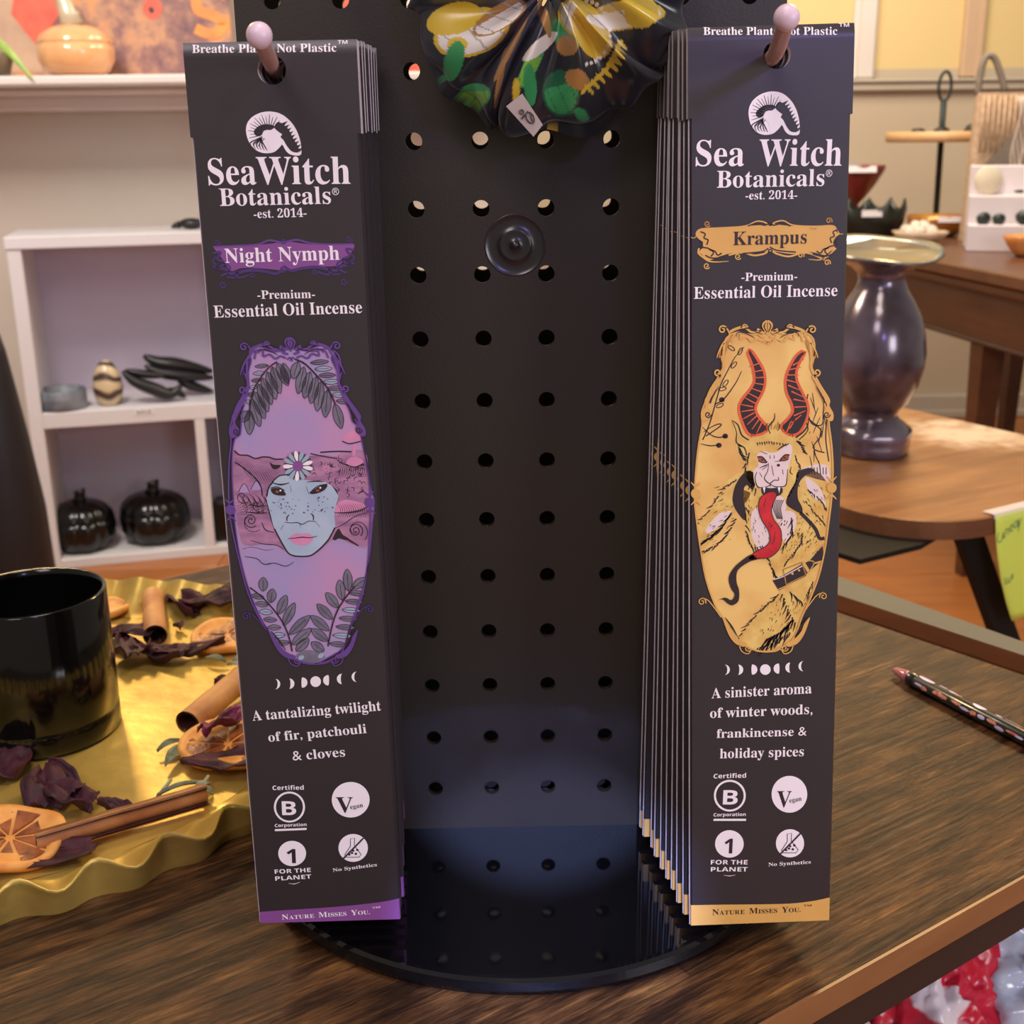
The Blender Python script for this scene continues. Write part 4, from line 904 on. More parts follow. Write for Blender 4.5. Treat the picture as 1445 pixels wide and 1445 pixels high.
def marks(I, dy, left=False):
    """four round certification marks; crop coordinates of either packet"""
    if not left:
        M = dict(cert=((458, 644), (624, 640), 27), bc=(541, 732, 76), B=((505, 777), (580, 777), 88), corp=((458, 838), (622, 835), 20), bar=((458, 855), (624, 855)), v=(845, 725, 91, 94), V=((778, 790), (852, 790), 98), eg=((846, 768), (908, 756), 27),
                 one=(539, 978, 73, 70), n1=((512, 1026), (553, 1026), 92), f=((444, 1082), (631, 1082), 27), p=((444, 1118), (631, 1118), 27), ns=(848, 975, 72, 72), t=((738, 1092), (954, 1078), 22), ul=((510, 1134), (570, 1134)))
    else:
        M = dict(cert=((240, 684), (403, 682), 27), bc=(328, 773, 76), B=((290, 815), (364, 815), 88), corp=((252, 878), (418, 872), 20), bar=((252, 894), (418, 887)), v=(648, 735, 99, 93), V=((573, 802), (662, 802), 98), eg=((648, 784), (714, 772), 27),
                 one=(342, 1016, 73, 66), n1=((315, 1066), (362, 1066), 92), f=((252, 1122), (440, 1112), 27), p=((255, 1158), (443, 1146), 27), ns=(661, 987, 77, 73), t=((556, 1112), (786, 1082), 22), ul=((322, 1168), (384, 1162)))
    I.text('Certified', *M['cert'], WHITE, serif=False); I.ring(M['bc'][:2], M['bc'][2], 12, WHITE); I.text('B', *M['B'], WHITE, serif=False)
    I.text('Corporation', *M['corp'], WHITE, serif=False); I.stroke(list(M['bar']), 13, WHITE, smooth=False)
    I.ell(M['v'][:2], M['v'][2], M['v'][3], WHITE, 1, n=36); I.text('V', *M['V'], INK, 3); I.text('egan', *M['eg'], INK, 3)
    I.ell(M['one'][:2], M['one'][2], M['one'][3], WHITE, 1, n=32); I.text('1', *M['n1'], INK, 3, serif=False)
    I.text('FOR THE', *M['f'], WHITE, serif=False); I.text('PLANET', *M['p'], WHITE, serif=False); I.stroke([(M['ul'][0][0], M['ul'][0][1]+3), ((M['ul'][0][0]+M['ul'][1][0])/2, M['ul'][0][1]+7), (M['ul'][1][0], M['ul'][1][1]+2)], 4, WHITE, 2, (.3, .3))
    cx, cy, rx, ry = M['ns']; I.ell((cx, cy), rx, ry, WHITE, 1, n=32)
    I.stroke([(cx-50, cy+54), (cx+54, cy-52)], 7, INK, 4, smooth=False)
    I.stroke([(cx-14, cy-48), (cx+8, cy-52), (cx+6, cy-14), (cx+42, cy+34), (cx+30, cy+48), (cx-38, cy+48), (cx-44, cy+36), (cx-14, cy-10)], 3, INK, 3, closed=True, smooth=False)
    for a, b in ((0, 14), (14, 30), (-6, 26), (22, 10), (-20, 34)): I.ell((cx+a, cy+b), 7, 6, INK, 3, n=8)
    I.text('No Synthetics', *M['t'], WHITE)
# ---------------------------------------------------------------- print of the violet packet
class MapInk(Ink):
    """draws with the gold packet's crop coordinates, carried over to the violet packet (both share one template)"""
    def setmap(s, src, pairs):
        s.src = src; Am = np.array([[*src.loc(*a), 1] for a, b in pairs]); Bm = np.array([list(s.pk.loc(*b)) for a, b in pairs])
        s.T = np.linalg.lstsq(Am, Bm, rcond=None)[0]; return s
    def P(s, p):
        l = s.src.loc(s.o[0]+p[0]/s.sc, s.o[1]+p[1]/s.sc); r = np.array([l[0], l[1], 1.0]) @ s.T; return Vector((float(r[0]), float(r[1])))
def violet_print(pk):
    out = []
    I = MapInk(pk).setmap(RP, [((1056, 157), (346, 184)), ((1126, 187), (424, 212)), ((1090, 130), (383, 155)), ((1090, 188), (385, 215)), ((1128, 160), (422, 195))]).crop(970, 110, 5.161)
    shell_logo(I); out.append(I.done('shell_emblem'))
    I = Ink(pk).crop(240, 20, 3.141)
    I.text('Breathe Plants Not Plastic', (98, 172), (738, 166), 33, WHITE); I.text('™', (742, 144), (786, 144), 26, WHITE, serif=False)
    out.append(I.done('slogan')); I = Ink(pk).crop(240, 20, 3.141)
    I.text('Sea', (172, 757), (384, 754), 108, WHITE); I.text('Witch', (386, 754), (800, 752), 112, WHITE)
    I.text('Botanicals', (222, 850), (714, 840), 72, WHITE); I.text('®', (718, 802), (750, 802), 30, WHITE, serif=False)
    I.text('-est. 2014-', (372, 904), (606, 898), 36, WHITE)
    out.append(I.done('brand_lettering')); I = Ink(pk).crop(240, 20, 3.141)
    I.text('-Premium-', (388, 1262), (643, 1258), 36, WHITE)
    I.text('Essential Oil Incense', (196, 1345), (852, 1324), 52, WHITE)
    out.append(I.done('product_lettering')); I = Ink(pk).crop(320, 930, 3.705)
    I.text('A tantalizing twilight', (136, 322), (808, 268), 60, WHITE); I.text('of fir, patchouli', (220, 432), (732, 386), 56, WHITE); I.text('& cloves', (346, 530), (620, 508), 58, WHITE)
    out.append(I.done('aroma_lettering'))
    I = Ink(pk).crop(240, 20, 3.141)
    I.poly([(198, 1030), (300, 1028), (440, 1018), (520, 1008), (600, 1018), (700, 1022), (812, 1018), (800, 1060), (775, 1085), (740, 1115), (640, 1120), (510, 1135), (420, 1128), (320, 1125), (270, 1138), (235, 1090), (215, 1060)], BAND, 1)
    I.stroke([(190, 1030), (300, 1026), (390, 1020), (440, 1002), (500, 1012), (560, 1000), (620, 1014), (700, 1020), (812, 1018)], 9, PUR, 2, (.6, .6))
    for s_ in (0, 1):
        f = (lambda x: x) if s_ == 0 else (lambda x: 1006-x); dy = 0 if s_ == 0 else -14
        for pts, w in (([(190, 1060), (225, 1055), (210, 1085), (240, 1100), (215, 1125), (190, 1115)], 10), ([(200, 1125), (245, 1130), (270, 1150), (300, 1145), (290, 1170)], 12), ([(235, 1100), (265, 1120), (255, 1145), (225, 1160)], 9), ([(290, 1150), (350, 1135), (420, 1140), (470, 1150), (503, 1130)], 13), ([(205, 1075), (190, 1095), (205, 1110)], 7), ([(250, 1165), (310, 1168), (350, 1155)], 7)):
            I.stroke([(f(x), y+dy) for x, y in pts], w, PURD, 2)
        I.spiral((f(235), 1198+dy), 16, 4, 1.2, 5, PURD, 2); I.spiral((f(365), 1155+dy), 12, 4, 1.1, 5, PURD, 2); I.spiral((f(212), 1010+dy), 14, 4, 1.2, 4, PURD, 2)
    I.ring((503, 1008), 9, 5, PURD, 3); I.ring((503, 1132), 12, 6, PURD, 3)
    I.text('Night Nymph', (245, 1102), (752, 1088), 60, WHITE, 4)
    out.append(I.done('name_banner'))
    # artwork
    K = Ink(pk).crop(310, 460, 5.78); G = 5.78/5.556; OY = 230*5.78
    def q2(L): return [(x*G, OY+y*G) for x, y in L]       # second crop to first
    frame = [(250, 190), (340, 170), (450, 200), (575, 170), (700, 200), (820, 160), (920, 195), (955, 300), (965, 430), (1000, 560), (1060, 690), (1085, 780), (1140, 830), (1180, 1000), (1215, 1180), (1235, 1330)]+q2([(1215, 100), (1200, 260), (1170, 560), (1110, 820), (1020, 1090), (970, 1240), (850, 1320), (740, 1370), (620, 1350), (520, 1290), (430, 1180), (310, 980), (220, 750), (160, 520), (125, 300), (115, 150)])+[(105, 1250), (105, 1050), (125, 920), (170, 880), (180, 750), (200, 620), (240, 500), (235, 380)]
    K.poly(frame, WC, 1, n=3)
    # hair masses left and right
    K.poly([(120, 1010), (170, 1050), (240, 1065), (330, 1080), (420, 1060), (470, 1085), (540, 1070), (600, 1020), (700, 1060), (820, 1050), (950, 1060), (1000, 1030), (1180, 1020), (1215, 1200), (1225, 1330)]+q2([(1200, 200), (1160, 440), (1080, 450), (960, 400), (880, 400), (760, 500), (640, 520), (520, 490), (400, 430), (200, 440), (150, 330), (125, 150)])+[(110, 1200)], HAIR, 2)
    K.stroke([(120, 1015), (160, 1050), (230, 1055), (290, 1080), (350, 1068), (400, 1070), (450, 1085), (520, 1085)], 9, INK, 3)
    K.stroke([(125, 1110), (200, 1160), (280, 1230), (330, 1290), (350, 1380)], 8, INK, 3)
    K.poly([(410, 1110), (440, 1130), (500, 1135), (470, 1165), (430, 1160)], INK, 3)
    random.seed(5)
    for k in range(14): K.stroke([(130+k*24, 1090+k*5), (200+k*24, 1170+k*8), (260+k*20, 1260+k*6)], 3, INK, 3, (.4, .4))
    for k in range(26):
        x0_ = 150+k*9; K.stroke([(x0_, 1370+(k%5)*12), (x0_+40, 1400+(k%5)*16), (x0_+30, 1450+(k%5)*20), (x0_-14, 1470+(k%5)*16)], 3.5, INK, 3, (.4, .4))
    for k in range(26):
        x0_ = 960+(k%13)*18; y0_ = 1120+(k//13)*330; K.stroke([(x0_, y0_), (x0_+26, y0_+50), (x0_+8, y0_+110)], 3.5, INK, 3, (.4, .4))
    for k in range(64):
        x = random.uniform(740, 1180); y = random.uniform(1080, 1360); a = random.uniform(0, 6)
        K.stroke([(x, y), (x+26*math.cos(a), y+26*math.sin(a)), (x+40*math.cos(a+.8), y+40*math.sin(a+.8))], 5, INK, 3, (.5, .3))
    K.stroke([(740, 1040), (860, 1065), (960, 1080)], 7, INK, 3); K.stroke([(820, 1030), (960, 1022), (1075, 1025)], 9, INK, 3)
    K.stroke([(730, 1270), (850, 1280), (940, 1330), (960, 1380)], 9, INK, 3); K.stroke([(960, 1090), (1000, 1120), (1080, 1140), (1180, 1130)], 7, INK, 3)
    # toadstools
    K.poly([(1000, 935), (1030, 880), (1090, 850), (1140, 880), (1150, 930), (1080, 945)], LIP, 3); K.stroke([(1000, 938), (1060, 960), (1150, 940)], 7, INK, 4)
    K.stroke([(1100, 960), (1095, 1060)], 26, LIP, 3); K.poly([(1030, 1120), (1070, 1070), (1130, 1070), (1175, 1110), (1110, 1145)], LIP, 4); K.stroke([(1030, 1125), (1100, 1150), (1175, 1118)], 6, INK, 5)
    for cx_, cy2 in ((200, 1320), (300, 1300)): K.poly([(cx_-45, cy2+30), (cx_, cy2-40), (cx_+45, cy2+30)], WC, 3); K.stroke([(cx_-45, cy2+32), (cx_, cy2-38), (cx_+45, cy2+32)], 4, INK, 4)
    # curls
    def sp(c, r, t, sg=1, w=6): c2 = q2([c])[0]; K.spiral(c2, r, 6, t, w, INK, 3, 0.8, sg)
    sp((245, 245), 62, 1.8); sp((250, 250), 100, 0.8, 1, 4); sp((1065, 325), 62, 2.0, -1); sp((1070, 325), 105, 1.0, -1, 5); sp((300, 120), 70, .7, 1, 5); sp((180, 60), 60, 1.0, 1, 5)
    for pts, w in (([(200, 180), (300, 188), (375, 186)], 9), ([(330, 260), (360, 320), (430, 340)], 8), ([(240, 400), (340, 430), (450, 440), (500, 470)], 6), ([(230, 120), (300, 135), (350, 130)], 8), ([(200, 530), (290, 545), (350, 590), (430, 580), (520, 605), (580, 570)], 7), ([(180, 470), (260, 455), (360, 480), (420, 470)], 4), ([(900, 185), (1000, 185), (1100, 170), (1160, 140)], 9), ([(900, 310), (980, 270), (1060, 215), (1140, 190)], 6), ([(900, 400), (960, 370), (1030, 410), (1090, 445)], 16), ([(380, 20), (375, 100), (400, 220), (440, 330), (500, 440), (540, 500)], 9)):
        K.stroke(q2(pts), w, INK, 3, (.5, .5))
    K.poly(q2([(885, 180), (940, 100), (1020, 85), (1150, 130), (1060, 165), (960, 182)]), LIP, 3); K.poly(q2([(885, 395), (930, 310), (960, 350), (1000, 400), (930, 385)]), INK, 4)
    K.poly(q2([(200, 520), (210, 460), (300, 450), (400, 470), (500, 480), (580, 540), (570, 590), (450, 590), (380, 575), (290, 540)]), WC, 3)
    # face
    fc = [(430, 1270), (490, 1220), (560, 1215), (640, 1245), (760, 1262), (860, 1270), (920, 1310), (960, 1370)]+q2([(930, 60), (900, 180), (905, 300), (850, 400), (760, 490), (690, 525), (560, 512), (500, 440), (430, 310), (400, 200), (370, 80), (375, 0)])+[(390, 1340)]
    K.poly(fc, SKIN, 5); K.stroke(q2([(905, 300), (850, 400), (760, 490), (690, 525), (560, 515), (500, 440), (430, 310)]), 9, INK, 6); K.stroke([(430, 1270), (490, 1220), (560, 1212)], 7, INK, 6)
    K.stroke([(385, 1390), (400, 1320), (440, 1265)], 9, INK, 6)
    K.poly([(420, 1330), (470, 1318), (520, 1340), (540, 1378), (480, 1380), (435, 1365)], INK, 7); K.poly([(740, 1365), (790, 1320), (850, 1290), (880, 1300), (850, 1340), (790, 1365)], INK, 7)
    K.ell((497, 1340), 8, 7, WHITE, 8); K.ell((822, 1318), 8, 8, WHITE, 8); K.ell((470, 1350), 14, 10, EYE, 8); K.ell((800, 1340), 14, 10, EYE, 8)
    K.stroke([(430, 1278), (500, 1292), (570, 1278)], 11, INK, 7, (.3, .3)); K.stroke([(710, 1272), (780, 1265), (850, 1270)], 8, INK, 7, (.3, .3)); K.stroke([(415, 1322), (470, 1310), (530, 1340)], 6, INK, 8); K.stroke([(735, 1362), (800, 1305), (880, 1288)], 6, INK, 8)
    for pts, w in (([(545, 200), (528, 225), (530, 250)], 8), ([(715, 190), (735, 210), (735, 245)], 9), ([(510, 258), (560, 265), (610, 262), (650, 275), (700, 250), (755, 255)], 6), ([(630, 270), (635, 295)], 5), ([(500, 280), (480, 320)], 4), ([(755, 258), (790, 300)], 4), ([(555, -30), (560, 20)], 4), ([(680, -20), (700, 40)], 4)):
        K.stroke(q2(pts), w, INK, 6, (.6, .6))
    K.poly(q2([(545, 385), (600, 345), (640, 352), (690, 345), (735, 378), (700, 430), (640, 440), (590, 430)]), LIP, 6); K.stroke(q2([(535, 388), (600, 382), (650, 376), (710, 380), (765, 368)]), 7, INK, 7, (.5, .5))
    for k in range(52):
        x = random.choice([random.uniform(395, 620), random.uniform(660, 900)]); y = random.uniform(70, 190)-0.05*(x-640); r_ = random.uniform(3, 7)
        K.ell(q2([(x, y)])[0], r_, r_, INK, 6, n=7)
    # daisy
    for k in range(13):
        a = 2*PI*k/13+.2; K.ell((640+82*math.cos(a), 1140+82*math.sin(a)), 42, 17, LEAFL if k % 3 else WHITE, 8, a, 14); K.stroke([(640+40*math.cos(a+.24), 1140+40*math.sin(a+.24)), (640+118*math.cos(a+.24), 1140+118*math.sin(a+.24))], 5, INK, 9)
    K.ell((640, 1140), 42, 42, BAND, 10)
    for k in range(8):
        a = 2*PI*k/8; K.ell((870+22*math.cos(a), 1160+22*math.sin(a)), 16, 6, LIP, 5, a, 10)
    # fern fronds
    def leaf(a, b, w, m=LEAF, lay=6):
        a = Vector(a); b = Vector(b); d = b-a; n = Vector((-d.y, d.x)).normalized()*w
        K.poly([a, a+d*.25+n*.8, a+d*.6+n, a+d*.88+n*.5, b, a+d*.88-n*.5, a+d*.6-n, a+d*.25-n*.8], m, lay, n=2)
        K.stroke([a, a+d*.25+n*.8, a+d*.6+n, a+d*.88+n*.5, b, a+d*.88-n*.5, a+d*.6-n, a+d*.25-n*.8], 3.5, INK, lay+1, closed=True, n=2); K.stroke([a, a+d*.8], 3, INK, lay+2)
    up = [((470, 300), (560, 485)), ((520, 300), (555, 470)), ((430, 330), (495, 550)), ((390, 370), (460, 598)), ((350, 420), (425, 640)), ((320, 470), (395, 700)), ((280, 530), (370, 755)), ((255, 590), (330, 820)), ((245, 680), (245, 885)), ((235, 690), (185, 780)),
          ((640, 290), (600, 430)), ((690, 330), (640, 552)), ((740, 370), (692, 590)), ((790, 410), (745, 632)), ((830, 450), (795, 695)), ((880, 520), (862, 745)), ((940, 630), (995, 835))]
    for a, b in up: leaf(a, b, 40)
    for k in range(7):
        t_ = k/6; x = 740+t_*210; y = 300+t_*310; leaf((x, y), (x+150-40*t_, y-12+20*t_), 20, LEAFL if k % 2 else LEAF)
    for k in range(6):
        t_ = k/5; x = 400-t_*150; y = 320+t_*290; leaf((x, y), (x-110+75*t_, y+10), 16, LEAFL if k % 2 else LEAF)
    K.stroke([(620, 270), (700, 310), (790, 400), (870, 490), (920, 580), (945, 640)], 10, INK, 9); K.stroke([(470, 290), (400, 340), (330, 430), (270, 540), (245, 690)], 8, INK, 9)
    lo = [((340, 800), (345, 690)), ((400, 890), (418, 780)), ((460, 980), (525, 830)), ((500, 1070), (590, 890)), ((545, 1140), (710, 990)), ((565, 1220), (720, 1090)), ((600, 1270), (700, 1170)),
          ((860, 1110), (715, 990)), ((850, 1190), (720, 1095)), ((820, 1270), (720, 1200)), ((885, 1020), (765, 900)), ((930, 930), (835, 810)), ((960, 870), (940, 710)), ((1010, 800), (1000, 625)), ((1040, 780), (1150, 695))]
    for a, b in lo: leaf(*q2([a, b]), 37)
    for k in range(7):
        t_ = k/6; a = (1010-t_*150, 810+t_*400); b = (1140-t_*120-20*(k == 6), 800+t_*400+20); leaf(*q2([a, b]), 22, LEAFL if k % 3 == 2 else LEAF)
        a = (350+t_*200, 850+t_*350); b = (250+t_*190, 800+t_*380+30); leaf(*q2([a, b]), 22, LEAFL if k % 3 == 2 else LEAF)
    K.stroke(q2([(240, 770), (340, 850), (430, 950), (500, 1050), (545, 1160), (570, 1270)]), 9, INK, 9); K.stroke(q2([(1060, 760), (980, 860), (920, 960), (880, 1080), (850, 1230)]), 9, INK, 9)
    K.poly(q2([(610, 1290), (700, 1260), (800, 1290), (820, 1320), (710, 1372), (620, 1340)]), LEAF, 6)
    for c in ((640, 1320), (795, 1305)): K.ell(q2([c])[0], 26, 18, LEAFL, 8, -.5)
    K.stroke(frame, 9, PUR, 10, closed=True, n=3)
    out.append(K.done('framed_artwork'))
    F = MapInk(pk).setmap(RP, [((1086.7, 457), (409.5, 482.5)), ((1084, 918), (439.6, 938)), ((981.6, 696), (328, 719.7)), ((1172.3, 688), (525, 709.8)), ((1019, 465), (343, 488)), ((1147, 462), (477, 484)), ((990, 848), (352, 866)), ((1162, 841), (526, 856))]).crop(960, 430, 5.558)
    F.stroke_ = None
    ornate_frame(F, [(300, 560), (330, 480), (320, 380), (360, 260), (450, 215), (560, 235), (700, 210), (850, 235), (960, 215), (1040, 265), (1050, 380), (1035, 500), (1090, 620)], PUR, PURD, 250*5.558, True) if False else None
    fr = [(360, 260), (450, 215), (560, 235), (700, 210), (850, 235), (960, 215), (1040, 265), (1050, 380), (1035, 500), (1090, 620), (1135, 700), (1130, 780), (1160, 850), (1165, 950), (1185, 1100), (1195, 1300)]+[(x, y+1389.5) for x, y in [(1185, 120), (1160, 330), (1130, 540), (1080, 750), (1010, 930), (950, 1060), (900, 1200), (840, 1270), (700, 1325), (560, 1310), (460, 1240), (390, 1180), (330, 1060), (270, 960), (200, 760), (160, 540), (130, 330), (110, 120)]]+[(125, 1250), (145, 1080), (170, 940), (165, 850), (195, 760), (235, 660), (300, 560), (330, 480), (320, 380)]
    ornate_frame(F, fr, PUR, PURD, 250*5.558, True)
    out.append(F.done('scroll_border'))
    I = Ink(pk).crop(320, 930, 3.705)
    crescents(I, [(253, 130), (327, 128), (395, 122), (465, 117), (531, 110), (603, 103), (680, 92)], 28); out.append(I.done('moon_phases'))
    I = Ink(pk).crop(320, 930, 3.705); marks(I, 0, True); out.append(I.done('certification_marks'))
    I = Ink(pk).crop(320, 930, 3.705)
    bottom_band(I, [(152, 1322), (300, 1312), (500, 1300), (650, 1288), (780, 1274), (860, 1262), (914, 1250)], None, BAND)
    I.caps('Nature Misses You.', (290, 1362), (752, 1332), 34, WHITE, 3); I.text('™', (762, 1312), (804, 1306), 20, WHITE, 3, serif=False)
    out.append(I.done('bottom_band'))
    return out

def lerp(a, b, t): return a*(1-t)+b*t
ORD = ['front', 'second', 'third', 'fourth', 'fifth', 'sixth', 'seventh', 'eighth', 'ninth', 'tenth', 'eleventh', 'twelfth']
def stack(pk, prints, hole, n, back, lab, group, seed):
    rnd = random.Random(seed)
    # back = (dx, dy, dz) from front packet to the rearmost, tilt change
    parts = make_sleeve(pk, hole)+prints
    for i in range(n):
        t_ = i/(n-1)
        e = thing('incense_packet', lab[0] if i == 0 else lab[1] % (ORD[i] if i < n-1 else 'rearmost'), 'incense packet', group=group)
        if i == 0: e.matrix_world = pk.M
        else:
            q0 = pk.M.to_quaternion(); q1 = Matrix((Vector((1, 0, 0)), Vector((0, 1, 0)), Vector((0, 0, 1)))).to_quaternion()
            q_ = q0.slerp(back[3] if back[3] else q1, t_)
            pos = pk.O+Vector((back[0]*t_+rnd.uniform(-.0006, .0006), back[1]*t_, back[2]*t_+rnd.uniform(-.0006, .0004)))
            e.matrix_world = Matrix.Translation(pos) @ (q_.to_matrix() @ Matrix.Rotation(rnd.uniform(-.003, .003), 3, 'Y')).to_4x4()
        for pm in parts:
            o = pm if i == 0 else pm.copy()
            COL.objects.link(o); o.parent = e
hl = LP.loc(383.5, 98.5); hr_ = RP.loc(1096.5, 77)
stack(LP, violet_print(LP), (hl.x, hl.y), 11, (0.0010, 0.0565, 0.0015, None),
      ['black incense packet with violet name banner and framed woman\'s face, frontmost on the left peg', 'violet-banded black incense packet, %s from the front of the left-hand stack'], 'violet-banded incense packets on the left peg', 3)
stack(RP, gold_print(RP), (hr_.x, hr_.y), 10, (-0.0040, 0.0425, 0.0010, Matrix.Rotation(0.004, 3, 'Y').to_quaternion()),
      ['black incense packet with gold name banner and horned goat-man picture, frontmost on the right peg', 'gold-banded black incense packet, %s from the front of the right-hand stack'], 'gold-banded incense packets on the right peg', 4)
# ================================================================== SCRUNCHIE
def scrunchie():
    c = Vector((0.0135, -0.024, 0.3515)); R0 = 0.0235; r0 = 0.0215
    m, nt, b = newmat('satin_print'); a_ = nt.nodes.new('ShaderNodeVertexColor'); a_.layer_name = 'print'
    nt.links.new(a_.outputs[0], b.inputs['Base Color']); b.inputs['Roughness'].default_value = 0.28; b.inputs['Specular IOR Level'].default_value = 0.7; b.inputs['Sheen Weight'].default_value = 0.2
    def fn(u, v):
        th = 2*PI*u; ph = 2*PI*v
        fold = 0.5+0.5*math.sin(14*th+1.1*math.sin(3*th)+0.9*math.sin(2*ph))
        n1 = noise.noise(Vector((math.cos(th)*2.2, math.sin(th)*2.2, ph*.35)))
        rr = r0*(0.90+0.10*fold+0.20*n1+.05*math.sin(23*th+1.3*math.sin(2*ph)))
        x = (R0+rr*math.cos(ph)*1.05+0.0035*math.cos(ph*2))
        dep = rr*0.60*math.sin(ph)*(1+0.30*math.sin(14*th+1.1*math.sin(3*th)+1.5*math.cos(ph)))
        th2 = th+0.10*math.sin(5*th+ph)+0.035*math.sin(14*th)*max(0, math.cos(ph))
        return (x*math.cos(th2)*1.02, -dep, x*math.sin(th2))
    mb = MB().grid(fn, 760, 260, closed_u=True, closed_v=True)
    t = thing('scrunchie', 'large satin hair scrunchie in black, green, gold and white print hanging on the pegboard', 'scrunchie', tuple(c))
    o = mb.build('fabric_ring', m, t)
    ca = o.data.color_attributes.new('print', 'FLOAT_COLOR', 'POINT')
    blk = S((26, 28, 36)); grn = S((52, 150, 84)); dgr = S((24, 90, 60)); gld = S((214, 180, 48)); wht = S((232, 224, 212)); brz = S((170, 120, 60)); lgr = S((120, 180, 60))
    # printed motifs, as the cloth shows them: (centre x, z, half sizes, angle, colour, edge colour)
    def L(px, py): q = aty(px, py, -0.035)-c; return q.x, q.z
    mot = []
    def M_(px, py, rx, ry, ang, col, col2=None): x, z = L(px, py); mot.append((x, z, rx*.000262, ry*.000262, ang, col, col2))
    M_(665, 45, 52, 30, .25, wht, gld); M_(640, 25, 38, 20, .2, gld); M_(705, 25, 40, 16, .5, wht, brz); M_(645, 62, 14, 9, 0, gld)
    M_(640, 85, 13, 26, -.35, grn); M_(670, 134, 22, 16, 0, lgr, grn); M_(800, 45, 26, 20, -.6, grn, dgr); M_(822, 30, 36, 24, -.7, wht, gld); M_(835, 45, 24, 36, .5, gld)
    M_(880, 22, 58, 17, .1, wht, gld); M_(905, 15, 24, 22, 0, gld); M_(750, 90, 10, 36, -.5, lgr, grn); M_(762, 66, 8, 30, -.9, wht); M_(748, 120, 9, 26, .1, grn)
    M_(792, 132, 24, 30, .2, grn, dgr); M_(815, 113, 18, 12, -.5, brz); M_(800, 65, 14, 12, -.6, brz); M_(822, 162, 12, 7, -.6, grn); M_(784, 178, 14, 8, 0, gld, blk)
    M_(722, 65, 5, 50, -.5, brz); M_(706, 110, 4, 40, -.2, brz); M_(728, 130, 5, 18, 0, gld); M_(768, 25, 6, 26, .3, brz)
    M_(720, -60, 60, 28, .3, grn, dgr); M_(640, -70, 40, 40, 0, wht, gld); M_(830, -80, 50, 30, .5, gld, wht); M_(900, -60, 30, 34, 0, grn)
    for k in range(9): M_(880-k*3.5-(k > 4)*(k-4)*5, 62+k*8, 9, 2.6, -.7, gld); M_(874-k*3.5-(k > 4)*(k-4)*5, 62+k*8, 9, 2.6, .8, gld)
    for k in range(16): a = -1.4+k*.19; M_(822+40*math.cos(a), 45+46*math.sin(a), 2.6, 2.6, 0, wht)
    n = len(o.data.vertices); co = np.empty(n*3); o.data.vertices.foreach_get('co', co); co = co.reshape(-1, 3)
    out = np.tile(np.array([*blk, 1.0]), (n, 1))
    for (x, z, rx, ry, an, col, col2) in mot:
        dx = co[:, 0]-x; dz_ = co[:, 2]-z; u = (dx*math.cos(an)+dz_*math.sin(an))/rx; v = (-dx*math.sin(an)+dz_*math.cos(an))/ry
        d = u*u+v*v; sel = (d < 1)
        out[sel, :3] = col
        if col2 is not None:
            s2 = sel & ((v > .35) | (d > .78)); out[s2, :3] = col2
            s3 = sel & (np.abs(np.sin(u*5+v*1.5)) < .12); out[s3, :3] = np.array(col)*.45
    back = co[:, 1] > 0.004; out[back, :3] = blk
    ca.data.foreach_set('color', out.astype(np.float32).ravel())
    MB().tube([(0.0, 0.018, 0.022), (0.0, 0.0, 0.026), (0.0, -0.022, 0.029)], 0.0026, 12).build('hook', m_pegs, None).hide_render = False
    h = bpy.data.objects['hook']; h.name = 'display_peg'; h.location = (c.x-0.0008, c.y+0.008, c.z-0.011); tag(h, 'peg inside the printed scrunchie, holding it on the board', 'peg')
    # price tag
    m_tag = mat('grey_beige_card', S((176, 160, 152)), 0.6, var=0.05, vscale=60); m_pen = mat('pen_ink', S((70, 58, 60)), 0.7, var=0.1)
    pts = [aty(*p, -0.044) for p in ((714, 150), (737, 132), (766, 176), (753, 193))]
    o_ = pts[0]-c
    V = [p-c for p in pts]; nrm = Vector((0, -1, 0))
    g = MB().add([v for v in V]+[v+Vector((0, .0004, 0)) for v in V], [(0, 1, 2, 3), (7, 6, 5, 4), (0, 4, 5, 1), (1, 5, 6, 2), (2, 6, 7, 3), (3, 7, 4, 0)]).build('price_tag', m_tag, t)
    def ln(P, closed=False):
        P3 = [aty(px, py, -0.0445)-c for px, py in P]; return P3
    mb = MB()
    def cir(cx, cy, rx, ry, rot): return [(cx+rx*math.cos(a)*math.cos(rot)-ry*math.sin(a)*math.sin(rot), cy+rx*math.cos(a)*math.sin(rot)+ry*math.sin(a)*math.cos(rot)) for a in [2*PI*k/16 for k in range(17)]]
    for P in (cir(736, 158, 2.6, 3.2, .5), cir(748, 166, 5.0, 8.5, -.5), [(736, 168), (745, 157)], [(748, 161), (751, 171)]): mb.tube(ln(P), 0.00022, 5)
    mb.build('pen_price', m_pen, g)
scrunchie()

